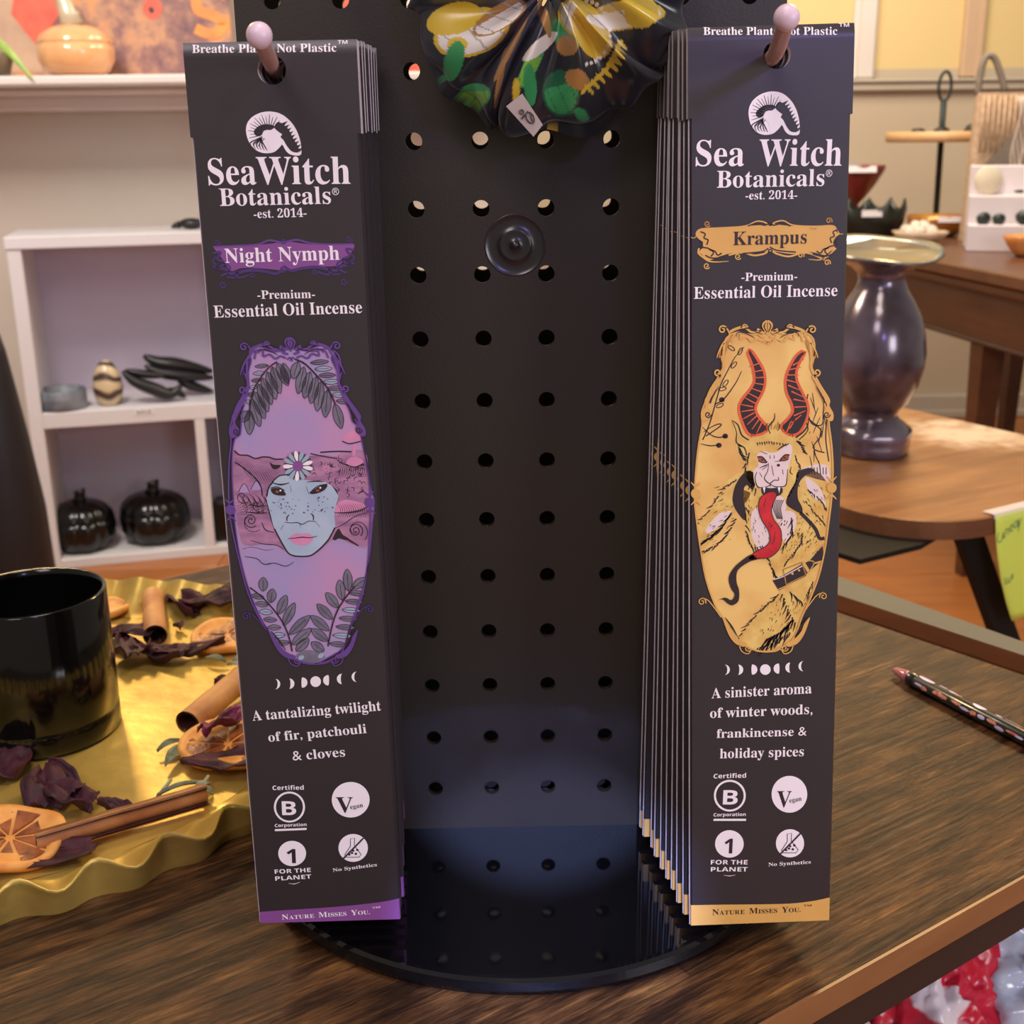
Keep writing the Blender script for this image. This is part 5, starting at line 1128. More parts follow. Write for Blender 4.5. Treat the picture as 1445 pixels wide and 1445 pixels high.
# ================================================================== TRAY AND WHAT LIES ON IT
TC = (-0.279, 0.121, TABLE)
m_brass = mat('hammered_brass', S((222, 190, 98)), 0.42, metal=0.5, c2=S((184, 154, 78)), vscale=22, bump=0.35, bscale=120, bdist=0.001)
NSC = 38
def rimfn(t_, th):
    b_ = math.sin(NSC/2*th+0.5)**2; s_ = t_
    r = 0.160+0.030*s_; z = 0.0015+0.019*s_**1.2
    bowl = math.sin(PI*min(1, s_))*0.0+s_
    return r+0.006*b_*s_-0.002*(1-b_)*s_, z-0.0055*b_*s_-0.003*b_*math.sin(PI*s_)
def tray():
    t = thing('scalloped_tray', 'round brass tray with a scalloped rim, scattered with dried petals and orange slices', 'tray', TC)
    def base(u, v):
        th = 2*PI*u; r = 0.160*v; return (r*math.cos(th), r*math.sin(th), 0.0015+0.0004*noise.noise(Vector((r*math.cos(th)*40, r*math.sin(th)*40, 0))))
    mb = MB().grid(base, 96, 26, closed_u=True); mb.build('tray_floor', m_brass, t)
    def rim(u, v):
        th = 2*PI*u; r, z = rimfn(v, th); return (r*math.cos(th), r*math.sin(th), z)
    def outer(u, v):
        th = 2*PI*u; r, z = rimfn(1, th); b_ = math.sin(NSC/2*th+0.5)**2
        rr = r*(1-v)+(0.1850+0.0045*b_)*v+0.0012*math.sin(PI*min(1, v*4)); return (rr*math.cos(th), rr*math.sin(th), z*(1-v)+(0.0012 if v < .25 else 0)*math.sin(PI*v*4))
    MB().grid(rim, NSC*10, 10, closed_u=True).grid(outer, NSC*10, 12, closed_u=True).build('scalloped_rim', m_brass, t)
tray()
TF = TABLE+0.0022       # tray floor level
# black cup
m_cup = mat('black_glazed_ceramic', S((12, 12, 11)), 0.12, spec=0.35, coat=0.15, var=0.3, vscale=20)
m_wax = mat('dark_liquid', S((34, 34, 24)), 0.12, var=0.3, vscale=40, bump=0.1, bscale=60)
t = thing('black_cup', 'glossy black straight-sided cup standing on the brass tray', 'cup', (-0.2565, 0.118, TF))
hc = 0.0745-TF
MB().lathe([(0, 0), (0.0375, 0), (0.0388, 0.0015), (0.0388, 0.0118), (0.0382, 0.0128), (0.0388, 0.0138), (0.0390, 0.03), (0.0388, hc-0.001), (0.0380, hc), (0.0366, hc-0.0006), (0.0362, hc-0.004), (0.0360, 0.02), (0.03, 0.012), (0, 0.010)], 96).build('body', m_cup, t)
MB().lathe([(0, 0.052), (0.0359, 0.052), (0.0359, 0.0505)], 64).build('dark_filling', m_wax, t)

m_pet = mat('dried_petal', S((78, 24, 42)), 0.65, c2=S((44, 14, 26)), vscale=90, bump=0.3, bscale=250)
m_pet2 = mat('magenta_petal', S((128, 30, 84)), 0.5, c2=S((60, 18, 44)), vscale=70, bump=0.3, bscale=250)
def petal(px, py, w, h, rot, seed, lab, z=0.001, lift=0.006, curlk=0.5, m=None, zz=None):
    p = atz(px, py, TF+z) if zz is None else atz(px, py, zz); rs = random.Random(seed); of = Vector((rs.uniform(0, 9), rs.uniform(0, 9), rs.uniform(0, 9)))
    def fn(u, v):
        a = (u-.5)*2; b = v; env = (math.sin(PI*min(1, .12+.86*b))**0.55)*(1-.25*abs(a)*b)
        x = a*w/2*env*(1+.12*noise.noise(of+Vector((a*2, b*3, 1)))); y = (b-.5)*h*(1+.18*noise.noise(of+Vector((a*3, 2, 0))))
        zc = lift*(curlk*a*a+.35*math.sin(b*4+of.x)+.9*noise.noise(of+Vector((a*1.7, b*2.2, 0)))+.45*noise.noise(of+Vector((a*5, b*5, 3))))
        return (x, y, zc)
    g = MB().grid(fn, 18, 18); zm = min(v[2] for v in g.v); g.v = [(a, b, c-zm) for a, b, c in g.v]
    o = g.build('dried_petal', m or m_pet, None); solidify(o, 0.0005, 1); o.location = p; o.rotation_euler = (0, 0, rot)
    tag(o, lab, 'petal', 'dried petals on the brass tray'); return o
petal(172, 905, .022, .045, 1.3, 1, 'dark dried petal beside the black cup, behind the cinnamon stick')
petal(185, 925, .026, .04, 0.4, 2, 'large dark dried petal just right of the black cup, before the short cinnamon stick', lift=.008)
petal(228, 928, .024, .036, 1.2, 3, 'maroon dried petal at the near end of the short cinnamon stick', lift=.007)
petal(268, 925, .016, .042, 1.9, 4, 'long maroon dried petal pointing to the upper orange slice', lift=.006)
petal(262, 862, .026, .036, 0.9, 5, 'dark dried petal behind and right of the short cinnamon stick', lift=.008)
petal(305, 868, .022, .044, 1.7, 6, 'dark dried petal at the back, touching the incense packets', lift=.009)
petal(330, 1085, .026, .048, 1.8, 7, 'maroon dried petal under the orange slice by the packets', lift=.006)
petal(318, 1032, .014, .034, -.5, 8, 'bright magenta petal lying on the orange slice', m=m_pet2, lift=.008, zz=TF+0.008)
petal(75, 1122, .034, .032, 0.5, 9, 'broad maroon petal with a torn tip, near the long cinnamon stick', lift=.008)
petal(100, 1137, .020, .026, 1.2, 10, 'small folded maroon petal beside the broad torn one', lift=.006)
petal(12, 1082, .028, .034, 0.2, 11, 'maroon dried petal below the black cup at the left edge', lift=.006)
petal(162, 1147, .010, .015, 1.5, 12, 'tiny dark curled petal behind the long cinnamon stick', lift=.004)
petal(40, 1215, .020, .055, 1.75, 13, 'flat maroon petal under the near orange slice by the rim', lift=.004)
petal(252, 888, .008, .010, 0.5, 14, 'tiny round petal scrap in the middle of the tray', lift=.003)
petal(338, 985, .016, .028, 2.2, 15, 'crumpled dark petal beside the tilted cinnamon stick', lift=.008)

m_cin = mat('cinnamon_bark', S((206, 150, 94)), 0.6, c2=S((172, 112, 66)), vscale=40, bump=0.25, bscale=200, stretch=(1, 1, 1))
m_cind = mat('cinnamon_inside', S((90, 50, 34)), 0.7, var=0.3, vscale=80)
def cinnamon(a, b, r, lab, double=False):
    a = Vector(a); b = Vector(b); t = thing('cinnamon_stick', lab, 'cinnamon stick', tuple(a), group='cinnamon sticks on the brass tray')
    d = b-a; Ld = d.length; X = d.normalized(); Yv = Vector((0, 0, 1)).cross(X).normalized(); Zv = X.cross(Yv)
    def scroll(u, v, rr):
        s_ = u*1.0; k = 0.55+0.45*math.sin(PI*min(1, abs(2*s_-1)+.0)); a0 = PI/2+(s_-.5)*2*PI*1.22
        rad = rr*(1-.38*abs(2*s_-1)**3); cx_ = 0.0
        if double: cx_ = (1 if s_ > .5 else -1)*rr*.62
        wob = 1+.06*noise.noise(Vector((v*5, s_*2, rr*100)))
        return tuple(X*(v*Ld)+Yv*(rad*math.cos(a0)*wob+cx_)+Zv*(rad*math.sin(a0)*wob))
    MB().grid(lambda u, v: scroll(u, v, r), 44, 16).build('outer_bark', m_cin, t)
    MB().grid(lambda u, v: scroll(u, v, r*.84), 44, 6).build('inner_bark', m_cind, t)
    return t
ra = 0.0075
def on(px, py, r, z=0): return tuple(atz(px, py, TF+r+z))
cinnamon(on(219, 898, ra), on(216, 842, ra), ra, 'short upright-looking cinnamon stick at the back of the tray, left of the petals')
cinnamon(on(265, 1022, .0075, .001), on(345, 955, .0075, .003), .0075, 'cinnamon stick with a sage sprig at its end, beside the incense packets')
cinnamon(on(52, 1192, .005, .001), on(292, 1122, .0055, .001), .0052, 'long double-rolled cinnamon stick along the near rim of the tray', True)

m_peel = mat('orange_peel', S((236, 172, 92)), 0.55, c2=S((214, 140, 66)), vscale=80, bump=0.2, bscale=300)
m_flesh = mat('dried_orange_flesh', S((168, 96, 50)), 0.35, c2=S((104, 50, 28)), vscale=120, bump=0.5, bscale=160, coat=0.4)
def orange(px, py, r, lab, tilt=(0, 0), z=0.002):
    p = atz(px, py, TF+z); t = thing('dried_orange_slice', lab, 'orange slice', tuple(p), (tilt[0], tilt[1], 0.4), group='dried orange slices on the brass tray')
    wv = lambda a: 1+.05*math.sin(2*a+px)+.03*math.sin(5*a)
    MB().lathe([(r*.80, 0.0), (r, 0.0), (r*1.02, .0022), (r, .0042), (r*.86, .0040), (r*.80, .003)], 44, fn=lambda rr, zz, a, j: (rr*wv(a), zz+.0012*math.sin(3*a+px))).build('peel', m_peel, t)
    for k in range(9):
        a0 = 2*PI*k/9+.05; a1 = 2*PI*(k+1)/9-.05
        ps = [(r*.10*math.cos((a0+a1)/2), r*.10*math.sin((a0+a1)/2))]+[(r*.84*wv(a)*math.cos(a), r*.84*wv(a)*math.sin(a)) for a in [a0+(a1-a0)*i/5 for i in range(6)]]
        g = MB(); n_ = len(ps); V = [(x, y, .0004) for x, y in ps]+[(x, y, .0026+.0004*(k % 2)) for x, y in ps]; g.add(V, [tuple(range(n_))[::-1], tuple(range(n_, 2*n_))]+[(i, (i+1) % n_, (i+1) % n_+n_, i+n_) for i in range(n_)]); g.build('segment', m_flesh, t)
    MB().lathe([(0, .0002), (r*.83, .0002), (r*.83, .0016), (0, .0016)], 36).build('pith', m_cin, t)
orange(155, 862, .013, 'small dried orange slice half hidden by the black cup')
orange(322, 900, .0215, 'dried orange slice at the back right of the tray, touching the incense packets', (.12, -.05), .004)
orange(322, 1055, .0235, 'dried orange slice with a magenta petal on it, beside the incense packets', (.10, .05), .0035)
orange(14, 1188, .0225, 'dried orange slice on the near left rim side of the tray', (.18, .1), .0055)

m_sage = mat('grey_sage_leaf', S((150, 156, 136)), 0.75, c2=S((96, 106, 84)), vscale=120, bump=0.3, bscale=300)
def sprig(px, py, leaves, lab):
    p = atz(px, py, TF+.001); t = thing('sage_sprig', lab, 'herb sprig', tuple(p), group=None)
    for (dx, dy, L_, w, a) in leaves:
        o = Vector((dx, dy, 0.0015)); dr = Vector((math.cos(a), math.sin(a), 0)); nr = Vector((-dr.y, dr.x, 0))
        g = MB().grid(lambda u, v: tuple(o+dr*(v*L_)+nr*((u-.5)*w*math.sin(PI*(.06+.9*v)))+Vector((0, 0, .003*abs(u-.5)+.002*math.sin(v*3)))), 7, 10); q_ = g.build('leaf', m_sage, t); solidify(q_, .0004)
    MB().tube([(0, 0, .001), (.004, .012, .004)], .0009, 8).build('stem', m_sage, t)
sprig(262, 1055, [(0, 0, .024, .007, -1.75), (.002, 0, .020, .008, -1.25), (-.002, .004, .016, .006, -2.3), (.001, .008, .018, .006, -1.5)], 'grey-green sage sprig below the end of the tilted cinnamon stick')
sprig(328, 938, [(0, 0, .018, .006, .3), (-.002, -.004, .016, .005, -.5), (-.004, 0, .014, .005, 2.8)], 'small grey-green sage sprig in front of the back orange slice')
sprig(222, 1128, [(0, 0, .022, .0035, .55)], 'thin dry sage leaf behind the long cinnamon stick')
sprig(276, 1123, [(0, 0, .009, .006, .9), (.002, 0, .008, .005, -.4)], 'tiny sage scrap at the far end of the long cinnamon stick')

# ================================================================== PEN
m_pink = mat('translucent_pink_plastic', S((206, 120, 136)), 0.12, spec=0.6, coat=0.5, var=0.1, vscale=60, trans=0.25)
m_penb = mat('pen_black_barrel', S((22, 20, 20)), 0.25, var=0.2, vscale=40, coat=0.4)
m_fl = mat('lilac_print', S((212, 200, 238)), 0.35, var=0.08, vscale=90); m_fo = mat('rust_flower_print', S((190, 88, 66)), 0.35, c2=S((230, 170, 150)), vscale=500)
pr_ = 0.0042; pa_ = atz(1260, 946, TABLE+pr_*.8); pb_ = atz(1446, 1041, TABLE+pr_); pd = (pb_-pa_); pd.z = 0; pd.normalize()
t = thing('floral_pen', 'black ballpoint pen with floral pattern and pink tip lying on the counter', 'pen', (pa_.x, pa_.y, TABLE+pr_), (0, 0, math.atan2(pd.y, pd.x)))
def lx(prof, m, name, n=16, par=None):
    T = Matrix.Rotation(PI/2, 4, 'Y'); return MB().lathe([(r, z) for r, z in prof], n, T=T).build(name, m, par or t)
lx([(0.0, 0.0), (.0012, .0002), (.0026, .004), (.0036, .011), (.0038, .014)], m_pink, 'pink_tip')
br_ = lx([(.0038, .0135), (.0042, .0142), (.0042, .019), (.0039, .0195), (.0042, .020), (.0042, .12), (.0038, .137), (0, .138)], m_penb, 'barrel')
random.seed(21)
def patch(mb, x0, a0, lx_, la_, m, sides=10):
    P = []
    for k in range(sides):
        q_ = 2*PI*k/sides; w_ = 1+random.uniform(-.18, .18) if m else 1; P.append((x0+lx_*math.cos(q_)*w_, a0+la_*math.sin(q_)*w_))
    V = [(x, .00432*math.cos(a), .00432*math.sin(a)) for x, a in P]; mb.add(V+[(x0, .00436*math.cos(a0), .00436*math.sin(a0))], [(k, (k+1) % sides, sides) for k in range(sides)], m)
mb = MB()
patch(mb, .027, 1.55, .0062, .36, 0); patch(mb, .066, 1.5, .0048, .42, 0); patch(mb, .105, 1.5, .006, .4, 0)
for k in range(15):
    for a in (1.35, 2.8, 4.6, .1):
        x = .024+k*.0068+random.uniform(-.002, .002)
        if a == 1.35 and (abs(x-.027) < .010 or abs(x-.066) < .009 or abs(x-.105) < .01): continue
        patch(mb, x, a+random.uniform(-.3, .3), random.uniform(.0022, .0042), random.uniform(.14, .3), 1 if random.random() < .7 else 0)
mb.build('floral_print', [m_fl, m_fo], br_)
# ================================================================== LEFT: WHITE SHELVES AND WHAT STANDS ON THEM
m_shelf = mat('white_laminate', S((216, 212, 214)), 0.45, var=0.03, vscale=5)
m_shelfi = mat('lilac_white_laminate', S((205, 194, 214)), 0.5, var=0.03, vscale=5)
fl_ = Vector((-1.1979, 2.5377, 0)); fr_ = Vector((-0.7012, 2.662, 0)); sx = (fr_-fl_).normalized(); sy = Vector((-sx.y, sx.x, 0)); yaw = math.atan2(sx.y, sx.x)
def fit_front(px, py):      # point on the front plane of the shelves
    p = atplane(px, py, fl_, sy); d = p-Vector((fl_.x, fl_.y, 0)); return d.dot(sx), p.z
x0s, _ = fit_front(58, 760); Wt = fit_front(352, 700)[0]; ztop = fit_front(60, 363)[1]; zm1 = fit_front(60, 584)[1]; zm0 = fit_front(60, 606)[1]; zbt = fit_front(70, 792)[1]
x0s = fit_front(12, 380)[0]; th = 0.034; DP = 0.30
sh = thing('shelf_unit', 'white open cubby shelf unit standing against the left wall', 'shelf', (fl_.x, fl_.y, FLOOR), (0, 0, yaw))
zz = lambda z: z-FLOOR
Hs = zz(fit_front(30, 352)[1])
xd = fit_front(290, 690)[0]
MB().box((x0s, 0, 0), (x0s+th, DP, Hs), bev=.002).build('side_panel', m_shelf, sh)
MB().box((Wt, 0, 0), (Wt+th, DP, Hs), bev=.002).build('side_panel', m_shelf, sh)
MB().box((x0s-.003, -.004, Hs), (Wt+th+.003, DP, Hs+.030), bev=.002).build('top_board', m_shelf, sh)
MB().box((x0s+th, 0, zz(zm0)), (Wt, DP, zz(zm1)), bev=.0015).build('shelf_board', m_shelf, sh)
MB().box((x0s+th, 0, 0.0), (Wt, DP, zz(zbt)), bev=.0015).build('base_board', m_shelf, sh)
MB().box((xd-.013, .001, zz(zbt)), (xd+.013, DP, zz(zm0)), bev=.0015).build('divider', m_shelf, sh)
MB().box((x0s+.005, DP-.006, 0.0), (Wt+th-.005, DP, Hs)).build('back_panel', m_shelfi, sh)
m_lab = mat('shelf_label_paper', S((226, 222, 224)), 0.5, var=0.03); m_lk = mat('label_lettering', S((90, 84, 96)), 0.6, var=0.1)
lx0, lz0 = fit_front(203, 581); lb = MB().box((lx0-.024, -.0012, zz(lz0)-.007), (lx0+.024, -.0003, zz(lz0)+.007)).build('price_label', m_lab, sh)
v_, f_, a0_, a1_, H_ = glyphs('SALE', False); mb = MB().add([(lx0-.018+(x-a0_)*.036/(a1_-a0_), -.0015, zz(lz0)-.0035+y*.007/H_) for x, y, z in v_], f_); mb.build('lettering', m_lk, lb)
def onshelf(px, py, z, dep=None):      # floor point of a thing on a board of the unit
    return atz(px, py, z)
m_blkc = mat('black_ceramic', S((10, 9, 10)), 0.2, spec=0.4, coat=0.15, var=0.2, vscale=20)
def pumpkin(loc, r, h, lab, mats, cat='pumpkin', group=None, name='ceramic_pumpkin', ribs=9, rib=.09):
    t = thing(name, lab, cat, tuple(loc), group=group)
    f = lambda rr, z, a, j: (rr*(1-rib+rib*abs(math.sin(ribs/2*a))**.5*1.0), z)
    pr2 = [(0, .0), (r*.55, 0), (r*.82, h*.08), (r*.98, h*.30), (r*1.0, h*.48), (r*.96, h*.62)]
    MB().lathe(pr2, 72, fn=f).build('body', mats[0], t)
    MB().lathe([(r*.965, h*.62), (r*.97, h*.645), (r*.90, h*.76), (r*.72, h*.88), (r*.42, h*.955), (r*.15, h*.95), (0, h*.93)], 72, fn=f).build('lid', mats[0], t)
    MB().tube([(0, 0, h*.93), (r*.02, 0, h*1.02), (r*.04, 0, h*1.12), (r*.02, 0, h*1.17)], [r*.24, r*.17, r*.16, r*.2], 10).build('stem', mats[1], t)
    return t
zb_ = zbt
for px, py, r, lab in ((121, 781, 47, 'black ceramic lidded pumpkin, left one of the two in the lower cubby'), (222, 762, 50, 'black ceramic lidded pumpkin, right one of the two in the lower cubby')):
    p = atz(px, py, zb_+0.0005) if False else None
    dpt = 0.09 if px < 200 else 0.11
    q_ = atplane(px, py, fl_+sy*dpt, sy); q_ = Vector((q_.x, q_.y, FLOOR+zz(zb_)+.0006)); sc = (q_.y+.487)/1711*1.02
    pumpkin(q_, r*sc, 74*sc, lab, (m_blkc, m_blkc), group='black ceramic pumpkins in the cubby')
q_ = atplane(322, 745, fl_+sy*.06, sy); q_.z = zb_+.0006
tag(MB().box((-.035, -.03, 0), (.035, .03, .115), bev=.006).box((-.030, -.032, .01), (.030, -.03, .105), bev=.001).build('black_box', m_blkc, None, tuple(q_)), 'plain black upright box in the lower right cubby, cut by the incense packets', 'box')
ms = zm1+.0006
# grey stone bowl
m_stone = mat('grey_stone', S((128, 132, 140)), 0.5, c2=S((86, 92, 104)), vscale=25, bump=.1)
q_ = atplane(88, 566, fl_+sy*.06, sy); q_.z = ms; sc = (q_.y+.487)/1711
t = thing('stone_dish', 'low round grey stone dish on the upper left of the cubby shelf', 'dish', tuple(q_)); r = 34*sc
MB().lathe([(0, 0), (r*.96, 0), (r, .003), (r, 26*sc), (r*.94, 28*sc), (r*.86, 26*sc), (r*.84, 10*sc), (0, 9*sc)], 40).build('dish', m_stone, t)
MB().lathe([(r*.99, 14*sc), (r*1.012, 15*sc), (r*1.012, 16*sc), (r*.99, 17*sc)], 40).build('carved_band', m_stone, t)
# marbled egg
m_egg, nt, b = newmat('marbled_stone'); tc = nt.nodes.new('ShaderNodeTexCoord'); wv_ = nt.nodes.new('ShaderNodeTexWave'); wv_.inputs['Scale'].default_value = 9; wv_.inputs['Distortion'].default_value = 9; wv_.inputs['Detail'].default_value = 2; wv_.inputs['Detail Scale'].default_value = .8
wv_.bands_direction = 'Z'; nt.links.new(tc.outputs['Object'], wv_.inputs['Vector']); rp = nt.nodes.new('ShaderNodeValToRGB'); nt.links.new(wv_.outputs['Fac'], rp.inputs[0]); cr = rp.color_ramp
cr.elements[0].position = 0.1; cr.elements[0].color = (*S((74, 54, 44)), 1); cr.elements[1].position = .35; cr.elements[1].color = (*S((150, 134, 116)), 1); e = cr.elements.new(.6); e.color = (*S((208, 186, 148)), 1); nt.links.new(rp.outputs[0], b.inputs['Base Color']); b.inputs['Roughness'].default_value = .25
q_ = atplane(154, 561, fl_+sy*.07, sy); q_.z = ms; sc = (q_.y+.487)/1711; r = 21*sc; h = 64*sc
tag(MB().lathe([(0, 0), (r*.6, 0), (r*.75, h*.04), (r*.95, h*.22), (r, h*.40), (r*.93, h*.58), (r*.76, h*.76), (r*.5, h*.91), (r*.22, h*.985), (0, h)], 40).build('stone_egg', m_egg, None, tuple(q_)), 'brown and cream marbled stone egg standing on the cubby shelf', 'stone egg')
# black claws
m_claw = mat('black_matt_claw', S((26, 25, 28)), 0.4, var=.3, vscale=30, bump=.1)
def claw(p, w, lab):
    P = [atplane(x, y, fl_+sy*d_, sy) for x, y, d_ in p]; o = Vector((P[0].x, P[0].y, ms)); mz = min(v.z-w[i] for i, v in enumerate(P))
    P = [v-o for v in P]
    return P, o
def claw_thing(paths, lab):
    o = None; t = None
    for path, w in paths:
        P = [atplane(x, y, fl_+sy*d_, sy) for x, y, d_ in path]
        if o is None: o = Vector((P[-1].x, P[-1].y, ms)); t = thing('black_claw_ornament', lab, 'ornament', tuple(o), group='black claw ornaments on the shelf')
        P = smooth3([v-o for v in P], 5); n_ = len(P); W_ = [max(.0012, 2.0*w*math.sin(PI*(.04+.9*i/(n_-1)))**.8) for i in range(n_)]
        for i, v in enumerate(P):
            if v.z-W_[i]*.8 < 0: v.z = W_[i]*.8
        MB().tube(P, W_, 10, flat=.8).build('claw', m_claw, t)
claw_thing([([(202, 502, .12), (225, 512, .12), (255, 515, .12), (300, 524, .13)], .012), ([(204, 516, .10), (228, 526, .10), (262, 530, .10), (302, 533, .11)], .010), ([(240, 512, .11), (262, 540, .11), (300, 552, .12)], .009)], 'black curved claw ornament lying at the back of the shelf, beside the packets')
claw_thing([([(172, 524, .05), (190, 538, .05), (215, 548, .05), (240, 556, .05), (256, 544, .05)], .011), ([(176, 522, .06), (205, 528, .06), (235, 530, .06)], .007), ([(220, 556, .05), (245, 552, .06), (262, 560, .07)], .007)], 'black open claw ornament lying right of the marbled egg')
# black bowl-like thing on top of the shelves
q_ = atplane(272, 336, fl_+sy*.10, sy); q_.z = FLOOR+Hs+.0306
mb = MB().sphere((0, 0, .014), .03, 20, 10, sc=(1.1, .8, .46)); mb.tube([(-.03, 0, .012), (-.045, -.002, .008), (-.052, 0, .004)], [.01, .006, .002], 8)
tag(mb.build('black_ornament', m_claw, None, tuple(q_)), 'small low black ornament lying on top of the shelf unit', 'ornament')
# dark floor vase in front of the shelves at the far left
m_fab = mat('black_glazed_floor_vase', S((22, 20, 28)), 0.5, var=.3, vscale=6)
q_ = atz(20, 700, FLOOR); vy = 1.9; q_ = aty(-8, 600, vy); zt2_ = aty(0, 470, vy).z; rr = 46/1711*(vy+.487)
hgt = zt2_-FLOOR
tag(MB().lathe([(0, 0), (rr*.9, 0), (rr*1.05, .02), (rr*1.25, hgt*.3), (rr*1.2, hgt*.5), (rr*.95, hgt*.72), (rr*.75, hgt*.86), (rr*.62, hgt*.95), (rr*.5, hgt), (rr*.42, hgt*.99), (rr*.4, hgt*.8), (0, hgt*.7)], 40).build('floor_vase', m_fab, None, (q_.x, q_.y, FLOOR)), 'tall dark floor vase at the far left in front of the shelf unit', 'vase')

# ---- mantel: pumpkin, abstract picture, plant leaf, coral candle
m_gp = mat('peach_glass', S((236, 176, 120)), 0.18, spec=0.6, coat=.6, var=.1, vscale=8, sub=.1); m_gst = mat('pale_twisted_glass', S((206, 190, 158)), 0.2, coat=.6, var=.2, vscale=30)
my = 2.79; mx_ = aty(110, 100, my); r = 49/1711*(my+.487); h = 66/1711*(my+.487)
t = pumpkin((mx_.x, my, MANT+.0005), r, h, 'peach glass pumpkin with a pale twisted stem on the mantel ledge', (m_gp, m_gst), 'pumpkin', name='glass_pumpkin', ribs=10, rib=.04)
MB().tube([(0, 0, h*.95), (-.01, 0, h*1.2), (-.02, 0, h*1.5), (-.05, 0, h*1.75)], [r*.32, r*.24, r*.2, r*.12], 12).build('twisted_stem', m_gst, t)
pic = thing('abstract_picture', 'large unframed mixed-media picture in browns and orange leaning on the mantel ledge', 'picture')
yp = 2.92; pl_ = aty(-60, 103, yp); prr = aty(329, 103, yp); pt = aty(322, -90, yp)
pic.location = (pl_.x, yp, MANT+.0005)
m_pic, nt, b = newmat('collage_paint'); tc = nt.nodes.new('ShaderNodeTexCoord'); n1 = nt.nodes.new('ShaderNodeTexNoise'); n1.inputs['Scale'].default_value = 9; n1.inputs['Detail'].default_value = 8; n1.inputs['Roughness'].default_value = .65
nt.links.new(tc.outputs['Object'], n1.inputs['Vector']); rp = nt.nodes.new('ShaderNodeValToRGB'); cr = rp.color_ramp; nt.links.new(n1.outputs['Fac'], rp.inputs[0])
for i, (p_, c_) in enumerate(((.34, (104, 74, 88)), (.46, (146, 106, 98)), (.55, (190, 142, 110)), (.64, (222, 150, 92)), (.76, (214, 190, 150)))):
    e = cr.elements[i] if i < 2 else cr.elements.new(p_); e.position = p_; e.color = (*S(c_), 1)
nt.links.new(rp.outputs[0], b.inputs['Base Color']); b.inputs['Roughness'].default_value = .6
m_or = mat('orange_paint', S((240, 152, 70)), .5, c2=S((226, 128, 70)), vscale=20); m_cor = mat('coral_paint', S((232, 108, 84)), .55, c2=S((214, 92, 72)), vscale=20); m_tau = mat('taupe_paint', S((206, 172, 142)), .6, c2=S((188, 152, 126)), vscale=12)
Wp = prr.x-pl_.x; Hp = pt.z-MANT
MB().box((0, 0, 0), (Wp, .02, Hp), bev=.002).build('canvas', m_pic, pic)
def PL(px, py): q = aty(px, py, yp-.001); return (q.x-pl_.x, q.z-MANT-.0005)
def paint(pts, m, name, k=1, smooth=True):
    L_ = [Vector(PL(*p)) for p in pts]; L_ = smooth_pts(L_, True, 4) if smooth else L_; L3 = [Vector((p.x, -.0008*k, max(p.y, .001))) for p in L_]
    MB().add(L3, [tuple(f) for f in tessellate_polygon([L3])]).build(name, m, pic)
paint([(-58, 100), (60, 102), (55, 65), (35, 45), (18, 15), (20, -60), (-58, -80)], m_tau, 'taupe_patch', 1, False)
paint([(22, -30), (66, -30), (84, 20), (68, 45), (56, 68), (38, 48), (16, 20)], m_cor, 'coral_patch', 2, False)
paint([(202, 8), (212, -6), (226, 2), (228, 18), (216, 28), (204, 20)], m_cor, 'painted_spot', 2); paint([(210, 12), (214, 10), (218, 15), (213, 19)], m_ink_d, 'dark_dot', 3)
def ribbon(pts, w, m, name, k):
    P = smooth_pts([Vector(PL(*p)) for p in pts], False, 6); V = []
    for i, p in enumerate(P):
        d = (P[min(i+1, len(P)-1)]-P[max(i-1, 0)]).normalized(); n = Vector((-d.y, d.x))*w/2; V += [(p.x+n.x, -.0008*k, p.y+n.y), (p.x-n.x, -.0008*k, p.y-n.y)]
    MB().add(V, [(2*i, 2*i+1, 2*i+3, 2*i+2) for i in range(len(P)-1)]).build(name, m, pic)
ribbon([(318, -6), (296, -14), (278, -4), (280, 14), (300, 22), (316, 32), (308, 46), (292, 47), (276, 40)], .026, m_or, 'letter_s', 2)
m_pot = mat('grey_pot_glaze', S((120, 104, 80)), .5, var=.2, vscale=15)
m_lf = mat('green_leaf', S((150, 186, 92)), .4, c2=S((196, 210, 110)), vscale=14, sub=.05)
py_ = 2.745; pc = aty(-14, 98, py_)
t = thing('potted_plant', 'small potted plant at the left end of the mantel, one leaf hanging over', 'plant', (pc.x, py_, MANT+.0005))
MB().lathe([(0, 0), (.045, 0), (.06, .05), (.055, .055), (.05, .045), (0, .04)], 28).build('pot', m_pot, t)
tip = aty(46, 112, 2.685)-t.location; b0 = aty(-8, 76, 2.745)-t.location
for tipv, w in ((tip, .026), (Vector((-.12, -.04, .03)), .026), (Vector((-.05, .03, .16)), .024), (Vector((-.01, -.02, .14)), .02)):
    mid = (b0+tipv)/2+Vector((0, -.01, .03)); pth = smooth3([Vector((0, 0, .045)), (b0+Vector((0, 0, .03)) if tipv is tip else mid*.6), mid, tipv], 5); NN = len(pth)
    g = MB().grid(lambda u, v: tuple(pth[min(NN-1, int(round(v*(NN-1))))]+Vector((0, .25, 1)).normalized()*((u-.5)*w*2*math.sin(PI*(.05+.93*v))**.8)*.55+Vector((0, .006*abs(u-.5), 0))), 7, NN)
    solidify(g.build('leaf', m_lf, t), .0008)
m_can = mat('coral_wax', S((226, 96, 76)), .5, var=.06, vscale=20, sub=.1); m_wick = mat('wick', S((60, 50, 44)), .8, var=.2)
